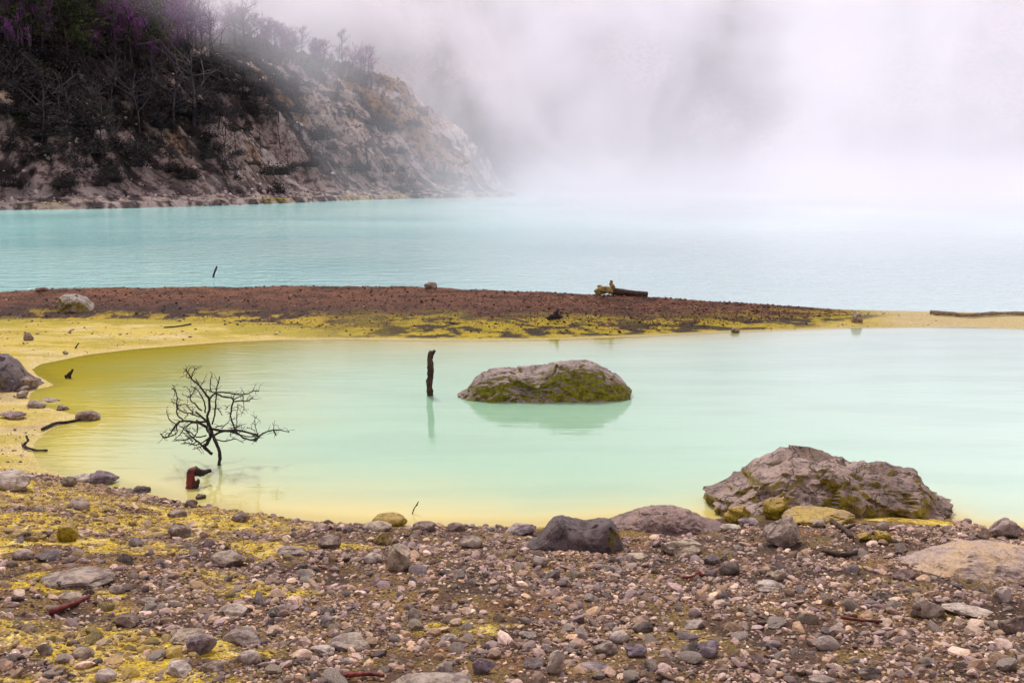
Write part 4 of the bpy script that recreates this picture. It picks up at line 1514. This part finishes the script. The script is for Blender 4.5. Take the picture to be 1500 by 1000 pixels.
SHR = [shrub_mesh(700 + i) for i in range(4)]
for s_ in SHR: s_.materials.append(M_SHRUB)
sp0 = None
SPX = [(380, 130), (400, 140), (365, 145), (430, 155), (350, 135), (410, 125), (450, 160), (300, 150), (270, 160), (240, 150), (255, 175), (220, 175), (285, 165), (310, 130), (330, 120),
       (120, 180), (150, 190), (175, 180), (90, 190), (60, 195), (130, 210), (200, 205), (110, 265), (140, 270), (165, 265), (120, 245), (145, 255), (235, 245), (260, 250), (370, 240),
       (390, 250), (345, 225), (420, 250), (440, 240), (535, 250), (555, 262), (575, 268), (590, 275), (600, 282), (560, 245), (480, 215), (455, 205), (540, 180), (570, 190), (20, 190), (30, 220),
       (180, 225), (195, 235), (215, 215), (320, 200), (300, 215), (280, 225), (340, 190), (15, 270)]
SPX += [(RNG.uniform(-30, 330), RNG.uniform(70, 185)) for _ in range(110)] + [(RNG.uniform(0, 640), RNG.uniform(150, 285)) for _ in range(20)] + [(RNG.uniform(300, 450), RNG.uniform(95, 165)) for _ in range(20)]
for px, py in SPX:
    p = on_hill(px + RNG.normal(0, 5), py + RNG.normal(0, 3))
    if p is None: continue
    if sp0 is None:
        o = sp0 = link('shrub', SHR[0])
    else:
        o = sp0.copy(); o.data = SHR[int(RNG.integers(4))]; COL.objects.link(o)
    s = RNG.uniform(.7, 1.7)
    o.location = p - np.array([0, 0, .3])
    o.scale = (s * 1.4, s, s)
    o.rotation_euler = (0, 0, RNG.uniform(0, 6.28))
    tag(o, 'dark scrubby bush growing on the eroded slope of the hill', 'bush', 'dark bushes on the hillside')

p = on_hill(6, 160)
if p is not None:
    q, f = rock_verts(4, 777, 10, (.55, .9), .08, .1, 24)
    ob = link('boulder', mesh_np('boulder', q * np.array([1.2, 1.1, 1.5]), f, True), M_SLAB, None, p + np.array([0, 0, .8]))
    tag(ob, 'pale boulder among the dark trees at the left end of the hill', 'boulder')

# rubble on the slope and along the foot
def hill_rubble():
    r = np.random.default_rng(55)
    n = 5200
    x = r.uniform(-75, 4, n)
    y = r.uniform(98, 165, n)
    h, dd_, *_ = hill_h(x, y)
    k = (dd_ > 1.2) & (dd_ < 30) & (r.uniform(0, 1, n) < np.exp(-dd_ / 14) + .1)
    x, y, h = x[k], y[k], h[k]
    V, Fc, Cc = [], [], []
    off = 0
    for t in range(6):
        tv, tf = rock_verts(1, 4000 + t, 7, (.55, .9), .12, 0, 0)
        m = len(x[t::6])
        s = .10 + .28 * r.uniform(0, 1, m) ** 3
        q = tv[None] * (s[:, None] * r.uniform(.7, 1.3, (m, 3)))[:, None, :] + np.stack([x[t::6], y[t::6], h[t::6]], 1)[:, None, :]
        V.append(q.reshape(-1, 3))
        Fc.append((tf[None] + (off + np.arange(m)[:, None, None] * len(tv))).reshape(-1, 3))
        cc = np.array([(.60, .52, .48), (.34, .26, .24), (.14, .11, .11), (.48, .38, .33)])[r.integers(0, 4, m)]
        Cc.append(np.repeat(cc, len(tv), 0))
        off += m * len(tv)
    me = mesh_np('rubble', np.concatenate(V), np.concatenate(Fc), False, np.concatenate(Cc))
    tag(link('rubble', me, M_PEB), 'pale and dark rubble strewn over the lower hillside', 'rubble', kind='stuff')


hill_rubble()

# ------------------------------------------------------------------ steam over the lake
def steam():
    x0, x1, y0, y1, z0, z1 = -120, 170, 24.5, 300, -1.5, 85
    bm = bmesh.new()
    bmesh.ops.create_cube(bm, size=1)
    for v in bm.verts:
        v.co = Vector(((x0 + x1) / 2 + v.co.x * (x1 - x0), (y0 + y1) / 2 + v.co.y * (y1 - y0), (z0 + z1) / 2 + v.co.z * (z1 - z0)))
    me = bpy.data.meshes.new('steam')
    bm.to_mesh(me)
    bm.free()
    m = NT('steam_mat')
    c = m.coord()
    s = m.n('ShaderNodeSeparateXYZ')
    m.l(c, s.inputs[0])
    x, y, z = s.outputs
    big = m.noise(m.scaled(c, (1, .8, .85)), .032, 6, .58, .5)
    # where the steam stands: over the open lake, thinning towards the hill on the left
    xe = m.math('ADD', x, m.math('MULTIPLY', m.math('SUBTRACT', big, .5), 40))
    xe = m.math('ADD', xe, m.math('ADD', m.math('MULTIPLY', z, .2), m.remap(z, 12, 34, 0, 40, False)))
    xe = m.math('ADD', xe, m.math('SUBTRACT', m.math('MULTIPLY', y, .17), 20))
    fx = m.math('MULTIPLY', m.remap(xe, -23, 14), m.remap(x, 30, 95, 1, .42))
    fl = m.remap(m.math('ADD', x, m.math('MULTIPLY', m.math('SUBTRACT', big, .5), 45)), -12, 16)
    fy = m.remap(y, 24, 46)
    puff = m.remap(big, .45, .64, .08, 1.15)
    low = m.math('MULTIPLY', m.remap(z, 0, 9, 1, 0), m.remap(big, .40, .62, .25, .95))
    top = m.remap(z, 60, 84, 1, 0)
    dn = m.math('MULTIPLY', fy, m.math('ADD', m.math('MULTIPLY', fx, puff), m.math('MULTIPLY', fl, low)))
    dn = m.math('MULTIPLY', m.math('MULTIPLY', dn, top), STEAM_D)
    pv = m.n('ShaderNodeVolumePrincipled')
    pv.inputs['Color'].default_value = (.962, .918, .974, 1)
    pv.inputs['Anisotropy'].default_value = 0.2
    m.l(dn, pv.inputs['Density'])
    m.l(pv.outputs[0], m.out.inputs['Volume'])
    tag(link('steam', me, m.m), 'white steam drifting over the open lake', 'steam', kind='stuff')


STEAM_D = .022
steam()

# ------------------------------------------------------------------ light
w = bpy.data.worlds.new('World')
scene.world = w
w.use_nodes = True
nt = w.node_tree
bg = nt.nodes['Background']
sky = nt.nodes.new('ShaderNodeTexSky')
sky.sky_type = 'NISHITA'
sky.sun_disc = False
sky.sun_elevation = R(58)
sky.sun_rotation = R(-15)
mx = nt.nodes.new('ShaderNodeMix')
mx.data_type = 'RGBA'
mx.inputs['Factor'].default_value = .94
nt.links.new(sky.outputs[0], mx.inputs[6])
mx.inputs[7].default_value = (9.9, 8.75, 9.9, 1)       # overcast: bright even cloud
nt.links.new(mx.outputs[2], bg.inputs['Color'])
bg.inputs['Strength'].default_value = .066

sd = bpy.data.lights.new('sun', 'SUN')
sd.energy = 3.3
sd.angle = R(10)
sd.color = (1, .96, .9)
so = bpy.data.objects.new('sun', sd)
az, el = R(-15), R(58)                                # in front of the camera, slightly left
dirv = Vector((math.sin(az) * math.cos(el), math.cos(az) * math.cos(el), math.sin(el)))
so.rotation_euler = dirv.to_track_quat('Z', 'Y').to_euler()
COL.objects.link(so)

# ------------------------------------------------------------------ render settings
scene.view_settings.view_transform = 'Standard'
scene.view_settings.look = 'None'
scene.view_settings.exposure = .47
scene.view_settings.gamma = 1
scene.cycles.use_denoising = True
scene.cycles.max_bounces = 18
scene.cycles.diffuse_bounces = 3
scene.cycles.glossy_bounces = 3
scene.cycles.transparent_max_bounces = 12
scene.cycles.volume_bounces = 14
scene.cycles.volume_step_rate = 1.0
scene.cycles.volume_max_steps = 128
scene.cycles.use_fast_gi = False
